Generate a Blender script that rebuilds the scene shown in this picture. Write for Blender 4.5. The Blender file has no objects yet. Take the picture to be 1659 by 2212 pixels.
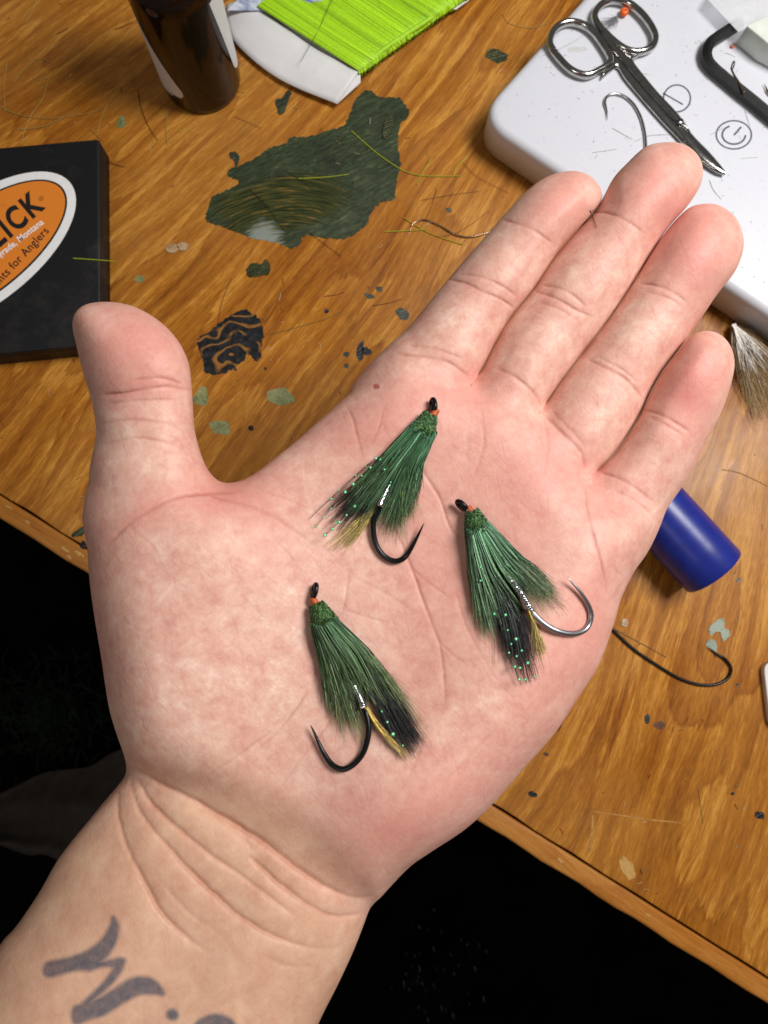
import bpy, bmesh, math, random
import numpy as np
from mathutils import Vector, Matrix, Euler
from mathutils.bvhtree import BVHTree

random.seed(7)
rng = np.random.default_rng(7)
scene = bpy.context.scene
C = scene.collection

# ------------------------------------------------------------------ camera
FPX, CX, CY = 1531.0, 829.5, 1106.0          # focal length and centre of a 1659 x 2212 frame
CAM_H = 0.310
cam_data = bpy.data.cameras.new('camera')
cam_data.sensor_fit = 'VERTICAL'
cam_data.sensor_height = 36.0
cam_data.lens = 36.0 * FPX / 2212.0
cam_data.clip_start = 0.005
cam_data.clip_end = 20.0
cam_data.dof.use_dof = True
cam_data.dof.focus_distance = 0.195
cam_data.dof.aperture_fstop = cam_data.lens / 1.0     # an aperture one millimetre across
cam = bpy.data.objects.new('camera', cam_data)
cam.location = (0, 0, CAM_H)
cam.rotation_euler = (math.radians(7.0), math.radians(-1.1), 0)
C.objects.link(cam)
scene.camera = cam
RM = np.array(cam.rotation_euler.to_matrix())

# ------------------------------------------------------------------ light
world = bpy.data.worlds.new('World')
scene.world = world
world.use_nodes = True
wb = world.node_tree.nodes['Background']
wb.inputs[0].default_value = (1.0, 0.95, 0.90, 1)
wb.inputs[1].default_value = 0.10

def area_lamp(name, loc, target, size, power, color):
    ld = bpy.data.lights.new(name, 'AREA')
    ld.shape = 'DISK'; ld.size = size; ld.energy = power; ld.color = color
    o = bpy.data.objects.new(name, ld)
    o.location = loc
    d = Vector(target) - Vector(loc)
    o.rotation_euler = d.to_track_quat('-Z', 'Y').to_euler()
    C.objects.link(o)
    return o
area_lamp('desk_lamp', (0.33, 0.20, 0.60), (0.0, 0.0, 0.05), 0.25, 4.85, (1.0, 0.975, 0.955))
area_lamp('room_lamp', (-0.42, -0.45, 0.95), (0.05, 0.0, 0.0), 0.26, 1.45, (1.0, 0.93, 0.86))

vs = scene.view_settings
vs.view_transform = 'Standard'; vs.look = 'None'; vs.exposure = 0.0; vs.gamma = 1.0
vs.use_curve_mapping = False
scene.cycles.use_denoising = True
scene.cycles.max_bounces = 6
scene.cycles.transparent_max_bounces = 12

# ------------------------------------------------------------------ helpers
def P(px, py, z=0.0):
    """the point at height z that a position in the photograph looks at"""
    px = np.asarray(px, float); py = np.asarray(py, float); z = np.asarray(z, float)
    px, py, z = np.broadcast_arrays(px, py, z)
    d = np.stack([(px-CX)/FPX, -(py-CY)/FPX, -np.ones_like(px)], -1)
    dw = d @ RM.T
    t = (z - CAM_H) / dw[..., 2]
    return np.array([0, 0, CAM_H]) + dw * t[..., None]

def PL(pts, z=0.0):
    pts = np.array(pts, float)
    return P(pts[:, 0], pts[:, 1], z)

def spline(pts, n=8, closed=False):
    """Catmull-Rom through pts, n samples each span"""
    p = np.array(pts, float)
    m = len(p)
    out = []
    rngi = range(m if closed else m-1)
    for i in rngi:
        if closed:
            a, b, c, d = p[(i-1) % m], p[i], p[(i+1) % m], p[(i+2) % m]
        else:
            a, b, c, d = p[max(i-1, 0)], p[i], p[i+1], p[min(i+2, m-1)]
        for k in range(n):
            t = k/n
            out.append(0.5*((2*b) + (-a+c)*t + (2*a-5*b+4*c-d)*t*t + (-a+3*b-3*c+d)*t**3))
    if not closed:
        out.append(p[-1])
    return np.array(out)

def wloc(o):
    v = Vector((0, 0, 0))
    while o is not None:
        v = v + o.location; o = o.parent
    return v

def tag(o, label=None, cat=None, group=None, kind=None):
    if label: o['label'] = label
    if cat: o['category'] = cat
    if group: o['group'] = group
    if kind: o['kind'] = kind
    return o

def empty(name, loc):
    o = bpy.data.objects.new(name, None)
    o.empty_display_size = 0.01
    o.location = tuple(float(c) for c in loc)
    C.objects.link(o)
    return o

def mesh_obj(name, V, F, mat=None, parent=None, smooth=True, colors=None, cname='Col'):
    V = np.array(V, float)
    if parent is None:
        org = np.array([(V[:, 0].min()+V[:, 0].max())/2, (V[:, 1].min()+V[:, 1].max())/2, V[:, 2].min()])
    else:
        org = np.array(wloc(parent))
    me = bpy.data.meshes.new(name)
    if isinstance(F, np.ndarray):
        nf, k = F.shape
        me.vertices.add(len(V)); me.vertices.foreach_set('co', (V-org).astype(np.float32).ravel())
        me.loops.add(nf*k); me.loops.foreach_set('vertex_index', F.astype(np.int32).ravel())
        me.polygons.add(nf); me.polygons.foreach_set('loop_start', np.arange(0, nf*k, k, dtype=np.int32))
        me.update(calc_edges=True)
        me.validate()
    else:
        me.from_pydata((V-org).tolist(), [], [tuple(int(i) for i in f) for f in F])
    me.polygons.foreach_set('use_smooth', np.full(len(me.polygons), bool(smooth)))
    if colors is not None:
        ca = me.color_attributes.new(cname, 'FLOAT_COLOR', 'POINT')
        ca.data.foreach_set('color', np.asarray(colors, np.float32).ravel())
    if mat is not None:
        me.materials.append(mat)
    me.update()
    o = bpy.data.objects.new(name, me)
    if parent is None:
        o.location = org
    else:
        o.parent = parent
    C.objects.link(o)
    return o

class MB:
    """collects shapes for one mesh"""
    def __init__(s): s.V = []; s.F = []; s.c = []; s.n = 0
    def add(s, V, F, col=None):
        V = np.array(V, float)
        s.V.append(V); s.F += [tuple(i+s.n for i in f) for f in F]; s.n += len(V)
        if col is not None:
            col = np.array(col, float)
            s.c.append(np.broadcast_to(col, (len(V), 4)))
        return s
    def build(s, name, mat, parent=None, smooth=True):
        return mesh_obj(name, np.concatenate(s.V), s.F, mat, parent, smooth,
                        np.concatenate(s.c) if s.c else None)

def frames(path, closed=False):
    path = np.array(path, float)
    if closed:
        T = np.roll(path, -1, 0) - np.roll(path, 1, 0)
    else:
        T = np.gradient(path, axis=0)
    T /= np.linalg.norm(T, axis=1)[:, None] + 1e-12
    return path, T

def tube(path, rad, seg=8, closed=False, up=(0, 0, 1), flat=1.0, roll=0.0, caps=True):
    """swept tube; rad scalar or per point; flat scales the section along 'up'"""
    path, T = frames(path, closed)
    n = len(path)
    rad = np.broadcast_to(np.asarray(rad, float), (n,))
    upv = np.array(up, float)
    V = []
    a = np.arange(seg)*2*math.pi/seg + roll
    for i in range(n):
        t = T[i]
        s = np.cross(t, upv); ln = np.linalg.norm(s)
        if ln < 1e-6: s = np.cross(t, np.array([1, 0, 0.])); ln = np.linalg.norm(s)
        s /= ln
        u = np.cross(s, t)
        V.append(path[i] + rad[i]*(np.cos(a)[:, None]*s + flat*np.sin(a)[:, None]*u))
    V = np.concatenate(V)
    F = []
    m = n if closed else n-1
    for i in range(m):
        j = (i+1) % n
        for k in range(seg):
            l = (k+1) % seg
            F.append((i*seg+k, j*seg+k, j*seg+l, i*seg+l))
    if not closed and caps:
        F.append(tuple(range(seg))); F.append(tuple((n-1)*seg+k for k in range(seg-1, -1, -1)))
    return V, F

def prism(poly, z0, z1, inset=0.0, top_dz=0.0):
    """closed prism over a world-space outline, with an optional bevelled top rim"""
    p = np.array(poly, float)[:, :2]
    area = 0.5*np.sum(p[:, 0]*np.roll(p[:, 1], -1) - np.roll(p[:, 0], -1)*p[:, 1])
    if area < 0: p = p[::-1]
    n = len(p)
    rings = [(p, z0)]
    if inset > 0:
        c = p.mean(0)
        e = np.roll(p, -1, 0)-np.roll(p, 1, 0)
        nrm = np.stack([-e[:, 1], e[:, 0]], 1); nrm /= np.linalg.norm(nrm, axis=1)[:, None]+1e-12
        for k in range(5):
            a = k/4*math.pi/2
            rings.append((p + nrm*inset*(1-math.cos(a)), z1-inset+inset*math.sin(a)))
    else:
        rings.append((p, z1))
    V = np.concatenate([np.column_stack([r, np.full(n, z)]) for r, z in rings])
    F = []
    for i in range(len(rings)-1):
        for k in range(n):
            l = (k+1) % n
            F.append((i*n+k, i*n+l, (i+1)*n+l, (i+1)*n+k))
    F.append(tuple(range(n-1, -1, -1)))
    F.append(tuple((len(rings)-1)*n+k for k in range(n)))
    return V, F

def lathe(profile, base, seg=48):
    """profile [(r, z)] turned about the vertical through base"""
    a = np.arange(seg)*2*math.pi/seg
    V = []; F = []
    for r, z in profile:
        V.append(np.column_stack([base[0]+r*np.cos(a), base[1]+r*np.sin(a), np.full(seg, base[2]+z)]))
    for i in range(len(profile)-1):
        for k in range(seg):
            l = (k+1) % seg
            F.append((i*seg+k, i*seg+l, (i+1)*seg+l, (i+1)*seg+k))
    return np.concatenate(V), F

# ------------------------------------------------------------------ material helpers
class NT:
    def __init__(s, name):
        s.m = bpy.data.materials.new(name); s.m.use_nodes = True
        s.t = s.m.node_tree; s.n = s.t.nodes; s.l = s.t.links
        s.b = s.n['Principled BSDF']
        s.out = s.n['Material Output']
    def node(s, typ, **kw):
        n = s.n.new(typ)
        for k, v in kw.items(): setattr(n, k, v)
        return n
    def link(s, a, b): s.l.new(a, b)
    def set(s, **kw):
        for k, v in kw.items():
            i = s.b.inputs[k.replace('_', ' ')]
            i.default_value = (*v, 1) if isinstance(v, (tuple, list)) and len(v) == 3 and i.type == 'RGBA' else v
        return s
    def coords(s, scale=(1, 1, 1), rot=(0, 0, 0), kind='Object'):
        """object coordinates, turned first and stretched afterwards"""
        tc = s.node('ShaderNodeTexCoord'); mr = s.node('ShaderNodeMapping'); mp = s.node('ShaderNodeMapping')
        mr.inputs['Rotation'].default_value = rot; mp.inputs['Scale'].default_value = scale
        s.link(tc.outputs[kind], mr.inputs['Vector']); s.link(mr.outputs[0], mp.inputs['Vector'])
        return mp.outputs[0]
    def noise(s, vec, scale, detail=3, rough=0.55, dist=0.0, out='Fac'):
        n = s.node('ShaderNodeTexNoise')
        n.inputs['Scale'].default_value = scale; n.inputs['Detail'].default_value = detail
        n.inputs['Roughness'].default_value = rough; n.inputs['Distortion'].default_value = dist
        if vec is not None: s.link(vec, n.inputs['Vector'])
        return n.outputs[out]
    def ramp(s, fac, stops, interp='LINEAR'):
        r = s.node('ShaderNodeValToRGB'); r.color_ramp.interpolation = interp
        el = r.color_ramp.elements
        while len(el) > 1: el.remove(el[-1])
        for i, (p, c) in enumerate(stops):
            e = el[0] if i == 0 else el.new(p)
            e.position = p; e.color = (*c, 1) if len(c) == 3 else c
        s.link(fac, r.inputs[0])
        return r.outputs[0]
    def mix(s, fac, a, b, blend='MIX'):
        m = s.node('ShaderNodeMix', data_type='RGBA', blend_type=blend)
        for sock, v in ((m.inputs[0], fac), (m.inputs[6], a), (m.inputs[7], b)):
            if isinstance(v, (int, float)): sock.default_value = v
            elif isinstance(v, (tuple, list)): sock.default_value = (*v, 1) if len(v) == 3 else v
            else: s.link(v, sock)
        return m.outputs[2]
    def math(s, op, a, b=0.0, clamp=False):
        m = s.node('ShaderNodeMath', operation=op, use_clamp=clamp)
        for sock, v in ((m.inputs[0], a), (m.inputs[1], b)):
            if isinstance(v, (int, float)): sock.default_value = v
            else: s.link(v, sock)
        return m.outputs[0]
    def bump(s, height, strength=0.3, dist=0.0003, normal=None):
        b = s.node('ShaderNodeBump')
        b.inputs['Strength'].default_value = strength; b.inputs['Distance'].default_value = dist
        s.link(height, b.inputs['Height'])
        if normal is not None: s.link(normal, b.inputs['Normal'])
        s.link(b.outputs[0], s.b.inputs['Normal'])
        return b.outputs[0]
    def base(s, sock): s.link(sock, s.b.inputs['Base Color']); return s
    def attr(s, name='Col'):
        a = s.node('ShaderNodeVertexColor'); a.layer_name = name
        return a.outputs['Color'], a.outputs['Alpha']

def plain(name, col, rough=0.5, metal=0.0, var=0.12, scale=300.0, **kw):
    """a single colour with slight uneven wear"""
    t = NT(name)
    v = t.coords()
    n = t.noise(v, scale, 4)
    lo = tuple(max(c*(1-var), 0) for c in col); hi = tuple(min(c*(1+var), 1) for c in col)
    t.base(t.ramp(n, [(0.3, lo), (0.7, hi)]))
    t.set(Roughness=rough, Metallic=metal, **kw)
    return t.m
# ================================================================== workbench
EDGE_A, EDGE_B = P(0, 1068, 0.0), P(1659, 2114, 0.0)      # line between board and edge strip
e_dir = (EDGE_B-EDGE_A)/np.linalg.norm(EDGE_B-EDGE_A)
n_dir = np.array([-e_dir[1], e_dir[0], 0.0])              # into the table
if n_dir[1] < 0: n_dir = -n_dir
GRAIN = math.atan2(n_dir[1], n_dir[0])

def wood_material(name, strip=False):
    """varnished veneer; the grain fans out slightly from a far corner of the bench"""
    t = NT(name)
    org = np.array(wloc(bench))
    tc = t.node('ShaderNodeTexCoord'); v = tc.outputs['Object']
    if strip:
        mr = t.node('ShaderNodeMapping'); mr.inputs['Rotation'].default_value = (0, 0, -math.atan2(e_dir[1], e_dir[0])+0.06)
        t.link(v, mr.inputs['Vector']); g = mr.outputs[0]
    else:
        sub = t.node('ShaderNodeVectorMath', operation='SUBTRACT'); t.link(v, sub.inputs[0])
        sub.inputs[1].default_value = tuple(np.array([0.44, 0.79, 0.0])-org)
        sx = t.node('ShaderNodeSeparateXYZ'); t.link(sub.outputs[0], sx.inputs[0])
        rad = t.math('SQRT', t.math('ADD', t.math('MULTIPLY', sx.outputs[0], sx.outputs[0]), t.math('MULTIPLY', sx.outputs[1], sx.outputs[1])))
        ang = t.math('ARCTAN2', t.math('MULTIPLY', sx.outputs[1], -1.0), t.math('MULTIPLY', sx.outputs[0], -1.0))
        cb = t.node('ShaderNodeCombineXYZ'); t.link(rad, cb.inputs[0]); t.link(t.math('MULTIPLY', ang, 0.8), cb.inputs[1])
        g = cb.outputs[0]
    def on(vec, scale):
        mp = t.node('ShaderNodeMapping'); mp.inputs['Scale'].default_value = scale
        t.link(vec, mp.inputs['Vector']); return mp.outputs[0]
    wv = t.noise(on(g, (6, 10, 1)), 1.0, 2, 0.5, out='Color')
    warp = t.node('ShaderNodeVectorMath', operation='SCALE'); warp.inputs['Scale'].default_value = 0.03
    s5 = t.node('ShaderNodeVectorMath', operation='SUBTRACT'); s5.inputs[1].default_value = (0.5, 0.5, 0.5)
    t.link(wv, s5.inputs[0]); t.link(s5.outputs[0], warp.inputs[0])
    ad = t.node('ShaderNodeVectorMath', operation='ADD'); t.link(g, ad.inputs[0]); t.link(warp.outputs[0], ad.inputs[1])
    gw = ad.outputs[0]
    broad = t.noise(on(gw, (5, 26, 1)), 1.0, 2, 0.5)
    mid = t.noise(on(gw, (14, 240, 1)), 1.0, 3, 0.6)
    tick = t.noise(on(gw, (170, 1500, 1)), 1.0, 3, 0.65)        # short fibres
    pore = t.noise(on(gw, (260, 2600, 1)), 1.0, 2, 0.6)
    blot = t.noise(v, 8.0, 4, 0.6)
    spot = t.noise(v, 85.0, 5, 0.7)
    jag = t.math('MULTIPLY', t.math('SUBTRACT', t.noise(on(gw, (70, 700, 1)), 1.0, 3, 0.6), 0.5), 0.05)
    wave = t.math('FRACT', t.math('MULTIPLY', t.math('ADD', broad, jag), 9.0))
    flame = t.ramp(wave, [(0.0, (0.2, 0.2, 0.2)), (0.07, (0.9, 0.9, 0.9)), (0.5, (0.6, 0.6, 0.6)), (0.93, (0.35, 0.35, 0.35)), (1.0, (0.1, 0.1, 0.1))])
    f = t.math('ADD', t.math('MULTIPLY', mid, 0.56), t.math('MULTIPLY', flame, 0.19))
    f = t.math('ADD', f, t.math('MULTIPLY', tick, 0.40))
    f = t.math('ADD', f, t.math('MULTIPLY', t.math('SUBTRACT', blot, 0.5), 0.22))
    if strip:
        col = t.ramp(f, [(0.38, (0.27, 0.082, 0.009)), (0.55, (0.38, 0.135, 0.018)), (0.72, (0.48, 0.20, 0.038))])
    else:
        col = t.ramp(f, [(0.40, (0.185, 0.053, 0.0042)), (0.51, (0.285, 0.093, 0.0080)), (0.62, (0.40, 0.150, 0.015)), (0.75, (0.62, 0.290, 0.050))])
    wear = t.ramp(blot, [(0.44, (0, 0, 0)), (0.62, (1, 1, 1))])
    col = t.mix(t.math('MULTIPLY', wear, 0.24), col, (0.40, 0.195, 0.055))
    dirt = t.ramp(spot, [(0.56, (0, 0, 0)), (0.76, (1, 1, 1))])
    col = t.mix(t.math('MULTIPLY', dirt, 0.28), col, (0.12, 0.05, 0.012))
    pr = t.ramp(pore, [(0.24, (1, 1, 1)), (0.36, (0, 0, 0))])
    col = t.mix(t.math('MULTIPLY', pr, 0.42), col, (0.10, 0.030, 0.004))
    t.base(col)
    t.link(t.ramp(t.noise(v, 45.0, 4), [(0.3, (0.30, 0.30, 0.30)), (0.7, (0.50, 0.50, 0.50))]), t.b.inputs['Roughness'])
    t.set(Specular_IOR_Level=0.28)
    h = t.math('ADD', t.math('MULTIPLY', tick, 0.5), t.math('MULTIPLY', pore, 0.6))
    h = t.math('ADD', h, t.math('MULTIPLY', t.noise(v, 160.0, 3), 0.7))
    t.bump(h, 0.28, 0.00022)
    return t.m

bench = empty('workbench', tuple((EDGE_A+EDGE_B)/2 + n_dir*0.2 - np.array([0, 0, 0.72])))
tag(bench, 'orange varnished wooden workbench top with paint stains under the hand', 'workbench')

WOOD = wood_material('varnished_wood')
STRIP = wood_material('varnished_edge_wood', True)
def strip_of(a0, a1, d0, d1, ztop, zbot, name, mat, rnd):
    """a board running along the bench edge; a along the edge, d into the table"""
    M = (EDGE_A+EDGE_B)/2
    n = 140
    prof = [(d0, zbot), (d0, ztop-rnd)]
    for k in range(1, 5):
        a = k/4*math.pi/2
        prof.append((d0+rnd*(1-math.cos(a)), ztop-rnd+rnd*math.sin(a)))
    for k in range(4, -1, -1):
        a = k/4*math.pi/2
        prof.append((d1-rnd*0.6*(1-math.cos(a)), ztop-rnd*0.6+rnd*0.6*math.sin(a)))
    prof.append((d1, zbot))
    V = []; F = []
    m = len(prof)
    for i in range(n+1):
        s = a0+(a1-a0)*i/n
        jit = 0.00022*math.sin(s*210+d0*900)+0.00018*math.sin(s*530+1.3)
        for (d, z) in prof:
            w = 1.0 if d < d0+rnd*1.1 else 0.0
            V.append(M+e_dir*s+n_dir*(d+jit*w)+np.array([0, 0, z]))
    for i in range(n):
        for k in range(m):
            l = (k+1) % m
            F.append((i*m+k, i*m+l, (i+1)*m+l, (i+1)*m+k))
    F.append(tuple(range(m))); F.append(tuple(n*m+k for k in range(m-1, -1, -1)))
    return mesh_obj(name, V, F, mat, bench)
board = strip_of(-0.62, 0.62, 0.0004, 0.62, 0.0, -0.020, 'top_board', WOOD, 0.0009)
edge = strip_of(-0.62, 0.62, -0.0088, -0.0004, 0.0002, -0.0205, 'edge_strip', STRIP, 0.0016)
LEGM = plain('bench_leg_wood', (0.22, 0.08, 0.02), 0.5)
M0 = (EDGE_A+EDGE_B)/2
for s in (-0.55, 0.55):
    for d in (0.06, 0.56):
        c = M0+e_dir*s+n_dir*d
        q = [c+e_dir*sx*0.025+n_dir*sy*0.025 for sx, sy in ((-1, -1), (1, -1), (1, 1), (-1, 1))]
        V, F = prism([tuple(x) for x in q], -0.72, -0.0208)
        mesh_obj('leg', V, F, LEGM, bench, smooth=False)

# the dark floor under the bench and what lies on it
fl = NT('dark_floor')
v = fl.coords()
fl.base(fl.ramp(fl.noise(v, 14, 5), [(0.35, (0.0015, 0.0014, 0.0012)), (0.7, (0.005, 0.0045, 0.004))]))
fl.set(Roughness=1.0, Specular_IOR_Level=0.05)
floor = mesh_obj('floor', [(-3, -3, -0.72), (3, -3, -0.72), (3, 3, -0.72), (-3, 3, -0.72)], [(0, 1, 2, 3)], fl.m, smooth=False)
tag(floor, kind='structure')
# ================================================================== the hand
HZ, HU = 0.130, 0.000117         # height of the hand's middle plane, metres for one unit of height
index_o = [(760,850),(796,791),(864,728),(968,603),(1067,489),(1134,416),(1181,382),(1228,369),(1264,374),(1290,393),(1302,420),(1286,455),(1212,536),(1152,624),(1105,681),(1074,733),(1048,785),(1024,824),(965,905),(900,940),(800,920)]
middle_o = [(960,905),(1022,826),(1046,787),(1072,735),(1103,683),(1150,626),(1210,538),(1284,457),(1321,390),(1353,354),(1394,317),(1436,307),(1477,311),(1509,336),(1519,369),(1511,406),(1483,449),(1446,490),(1411,541),(1369,609),(1317,687),(1265,754),(1213,822),(1172,882),(1110,960),(1040,975),(980,945)]
ring_o = [(1105,960),(1169,884),(1210,824),(1262,756),(1314,689),(1366,611),(1408,543),(1444,491),(1485,450),(1514,440),(1550,442),(1587,466),(1606,510),(1604,546),(1587,588),(1550,635),(1519,681),(1492,720),(1467,756),(1432,802),(1406,848),(1390,884),(1368,922),(1328,978),(1268,1038),(1205,1100),(1140,1080),(1105,1020)]
pinky_o = [(1215,1105),(1265,1041),(1326,980),(1366,923),(1387,886),(1404,850),(1430,803),(1464,758),(1488,728),(1514,715),(1545,717),(1572,737),(1586,770),(1584,811),(1561,884),(1524,957),(1488,1030),(1427,1120),(1385,1200),(1330,1230),(1260,1200)]
thumb_o = [(200,1130),(211,1040),(211,1000),(208,930),(198,868),(179,805),(164,743),(156,701),(164,673),(190,656),(237,652),(289,662),(341,691),(382,732),(406,779),(413,821),(416,868),(420,935),(421,998),(430,1060),(400,1130),(300,1180)]
palm_o = [(211,1005),(205,1050),(198,1075),(190,1151),(191,1229),(203,1327),(218,1417),(234,1522),(250,1580),(268,1628),(290,1658),(336,1690),(403,1720),(476,1760),(560,1812),(640,1868),(720,1915),(800,1930),(829,1916),(874,1879),(935,1838),(1007,1790),(1069,1732),(1132,1660),(1199,1583),(1256,1497),(1295,1434),(1326,1348),(1343,1290),(1371,1233),(1395,1192),(1425,1123),(1405,1075),(1340,1065),(1280,1030),(1235,945),(1175,885),(1105,830),(1026,822),(960,775),(870,735),(783,826),(720,881),(642,951),(590,992),(549,1024),(512,1041),(476,1042),(447,1026),(425,1000),(400,975),(330,960),(250,965)]
fore_o = [(420,1560),(330,1600),(290,1650),(254,1698),(196,1767),(129,1851),(84,1929),(34,2002),(0,2041),(-70,2160),(-160,2320),(-240,2480),(-290,2700),(100,2800),(560,2720),(600,2480),(650,2310),(689,2209),(728,2131),(762,2058),(784,2002),(801,1958),(829,1912),(860,1850),(840,1760),(720,1640),(560,1560)]

GX0, GY0, GS = -320.0, 240.0, 6.0
GNX, GNY = 345, 430
gx = GX0+np.arange(GNX)*GS; gy = GY0+np.arange(GNY)*GS

def signed_map(poly, n=6):
    p = spline(poly, n, True)
    X, Y = np.meshgrid(gx, gy, indexing='ij')
    best = np.full(X.shape, 1e9, np.float32); inside = np.zeros(X.shape, bool)
    for i in range(len(p)):
        a = p[i]; b = p[(i+1) % len(p)]
        ab = b-a; L = ab @ ab + 1e-9
        t = np.clip(((X-a[0])*ab[0]+(Y-a[1])*ab[1])/L, 0, 1)
        d2 = (X-a[0]-t*ab[0])**2+(Y-a[1]-t*ab[1])**2
        best = np.minimum(best, d2)
        if a[1] != b[1]:
            c = ((a[1] > Y) != (b[1] > Y)) & (X < (b[0]-a[0])*(Y-a[1])/(b[1]-a[1])+a[0])
            inside ^= c
    d = np.sqrt(best)
    d = np.where(inside, d, -d)
    k = np.exp(-0.5*(np.arange(-3, 4)/1.1)**2); k /= k.sum()      # soften the ridge lines
    for ax in (0, 1):
        pad = [(0, 0), (0, 0)]; pad[ax] = (3, 3)
        q = np.pad(d, pad, mode='edge')
        d = sum(k[j]*np.take(q, np.arange(j, j+d.shape[ax]), axis=ax) for j in range(7))
    m = np.clip((d-14)/50, 0, 1)                                  # and, inside, the middle line
    sm = d
    k = np.exp(-0.5*(np.arange(-8, 9)/4.0)**2); k /= k.sum()
    for ax in (0, 1):
        pad = [(0, 0), (0, 0)]; pad[ax] = (8, 8)
        q = np.pad(sm, pad, mode='edge')
        sm = sum(k[j]*np.take(q, np.arange(j, j+d.shape[ax]), axis=ax) for j in range(17))
    d = d*(1-m)+sm*m
    return d.astype(np.float32)

D = {k: signed_map(v) for k, v in dict(index=index_o, middle=middle_o, ring=ring_o, pinky=pinky_o, thumb=thumb_o, palm=palm_o, fore=fore_o).items()}

ORDER = ['index', 'middle', 'ring', 'pinky']
RAW = {k: D[k].copy() for k in ORDER}
GAP = 10.0
NEAR = {}
for i, k in enumerate(ORDER):                     # meshed a little apart, pressed together afterwards
    nb = np.maximum.reduce([RAW[ORDER[j]] for j in (i-1, i+1) if 0 <= j < 4])
    NEAR[k] = np.clip((nb+45)/45, 0, 1)
    D[k] = RAW[k]-GAP*NEAR[k]

def samp(m, x, y):
    x, y = np.broadcast_arrays(x, y)
    u = np.clip((x-GX0)/GS, 0, GNX-1.001); w = np.clip((y-GY0)/GS, 0, GNY-1.001)
    i = u.astype(int); j = w.astype(int); fu = u-i; fw = w-j
    return (m[i, j]*(1-fu)*(1-fw)+m[i+1, j]*fu*(1-fw)+m[i, j+1]*(1-fu)*fw+m[i+1, j+1]*fu*fw)

def along(x, y, a, b):
    ax, ay = b[0]-a[0], b[1]-a[1]
    return ((x-a[0])*ax+(y-a[1])*ay)/(ax*ax+ay*ay)

def gauss(x, y, cx, cy, sx, sy, ang=0.0):
    c, s = math.cos(ang), math.sin(ang)
    u = (x-cx)*c+(y-cy)*s; w = -(x-cx)*s+(y-cy)*c
    return np.exp(-0.5*((u/sx)**2+(w/sy)**2))

#        base, tip, R, h, rise to the tip, middle height at the base, curl
FINGERS = {
    'index': ((930,800), (1235,400), 92, 86, 62, 8),
    'middle': ((1085,850), (1440,345), 96, 90, 78, 6),
    'ring': ((1195,960), (1545,480), 93, 88, 82, 0),
    'pinky': ((1305,1110), (1530,755), 80, 78, 72, -6),
}
def finger(name, x, y, z):
    a, b, R, h, rise, z0 = FINGERS[name]
    t = along(x, y, a, b)
    d = samp(D[name], x, y)
    tt = np.clip(t, -0.8, 1.2)
    zm = z0 + rise*np.clip(tt, 0, 2)**1.5 + np.minimum(tt, 0)*150
    # soft pads between the joint lines
    pad = 6*np.exp(-((tt-0.16)/0.15)**2)+5*np.exp(-((tt-0.50)/0.12)**2)+7*np.exp(-((tt-0.86)/0.13)**2)
    hh = h + pad - 10*np.clip(tt-0.8, 0, 1)
    q = np.clip(R-d, 0, None)/R
    return (np.sqrt(q*q+((z-zm)/hh)**2+1e-6)-1)*np.minimum(R, hh)

def thumb(x, y, z):
    t = along(x, y, (310,1060), (270,690)); d = samp(D['thumb'], x, y)
    R = 104
    zm = 12 + 55*np.clip(t, 0, 1.2)
    hh = 98 + 8*np.exp(-((t-0.80)/0.16)**2) - 8*np.exp(-((t-0.50)/0.10)**2)
    q = np.clip(R-d, 0, None)/R
    return (np.sqrt(q*q+((z-zm)/hh)**2+1e-6)-1)*95

def palm_bump(x, y):
    b = 52*gauss(x, y, 370, 1390, 150, 210, -0.15)            # ball of the thumb
    b += 22*gauss(x, y, 470, 1180, 130, 90, 0.5)
    b += 40*gauss(x, y, 1085, 1470, 110, 260, 0.62)           # heel of the little finger side
    b += 26*gauss(x, y, 840, 1720, 150, 110, 0.5)
    b += 16*gauss(x, y, 850, 900, 80, 75) + 6*gauss(x, y, 1030, 940, 90, 80) + 6*gauss(x, y, 1150, 1050, 90, 80) + 8*gauss(x, y, 1270, 1190, 70, 90)
    b -= 30*gauss(x, y, 790, 1260, 180, 260, 0.55)            # hollow
    b -= 16*gauss(x, y, 620, 1640, 90, 120, -0.6)
    b -= 20*gauss(x, y, 640, 1050, 100, 60, -0.6)
    return b

def palm(x, y, z):
    d = samp(D['palm'], x, y)
    R = 125.0
    h = 112 + palm_bump(x, y)
    zm = 0 - 22*gauss(x, y, 600, 1860, 260, 90, 0.5)
    zz = np.where(z > zm, (z-zm)/h, (z-zm)/115.0)
    q = np.clip(R-d, 0, None)/R
    return ((q**2.2+np.abs(zz)**2.2+1e-6)**(1/2.2)-1)*105

def fore(x, y, z):
    d = samp(D['fore'], x, y)
    t = np.clip(along(x, y, (530,1800), (300,2300)), -0.5, 2)
    R = 235.0
    h = 122 + 40*np.clip(t, 0, 1.5)
    zm = -46 + 30*np.clip(t, -0.5, 1.5)
    q = np.clip(R-d, 0, None)/R
    # flattened front, the two tendons by the wrist
    ten = 5*gauss(x, y, 560, 1960, 26, 190, 0.42)
    return (np.sqrt(q*q+((z-zm)/(h+ten))**2+1e-6)-1)*130

def smin(a, b, k):
    h = np.clip(0.5+0.5*(b-a)/k, 0, 1)
    return b+(a-b)*h-k*h*(1-h)

def field(x, y, z):
    f = None
    for nme in FINGERS:
        g = finger(nme, x, y, z)
        f = g if f is None else smin(f, g, 2.0)
    p = smin(palm(x, y, z), thumb(x, y, z), 58.0)
    p = smin(p, fore(x, y, z), 34.0)
    return smin(f, p, 22.0)

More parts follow.
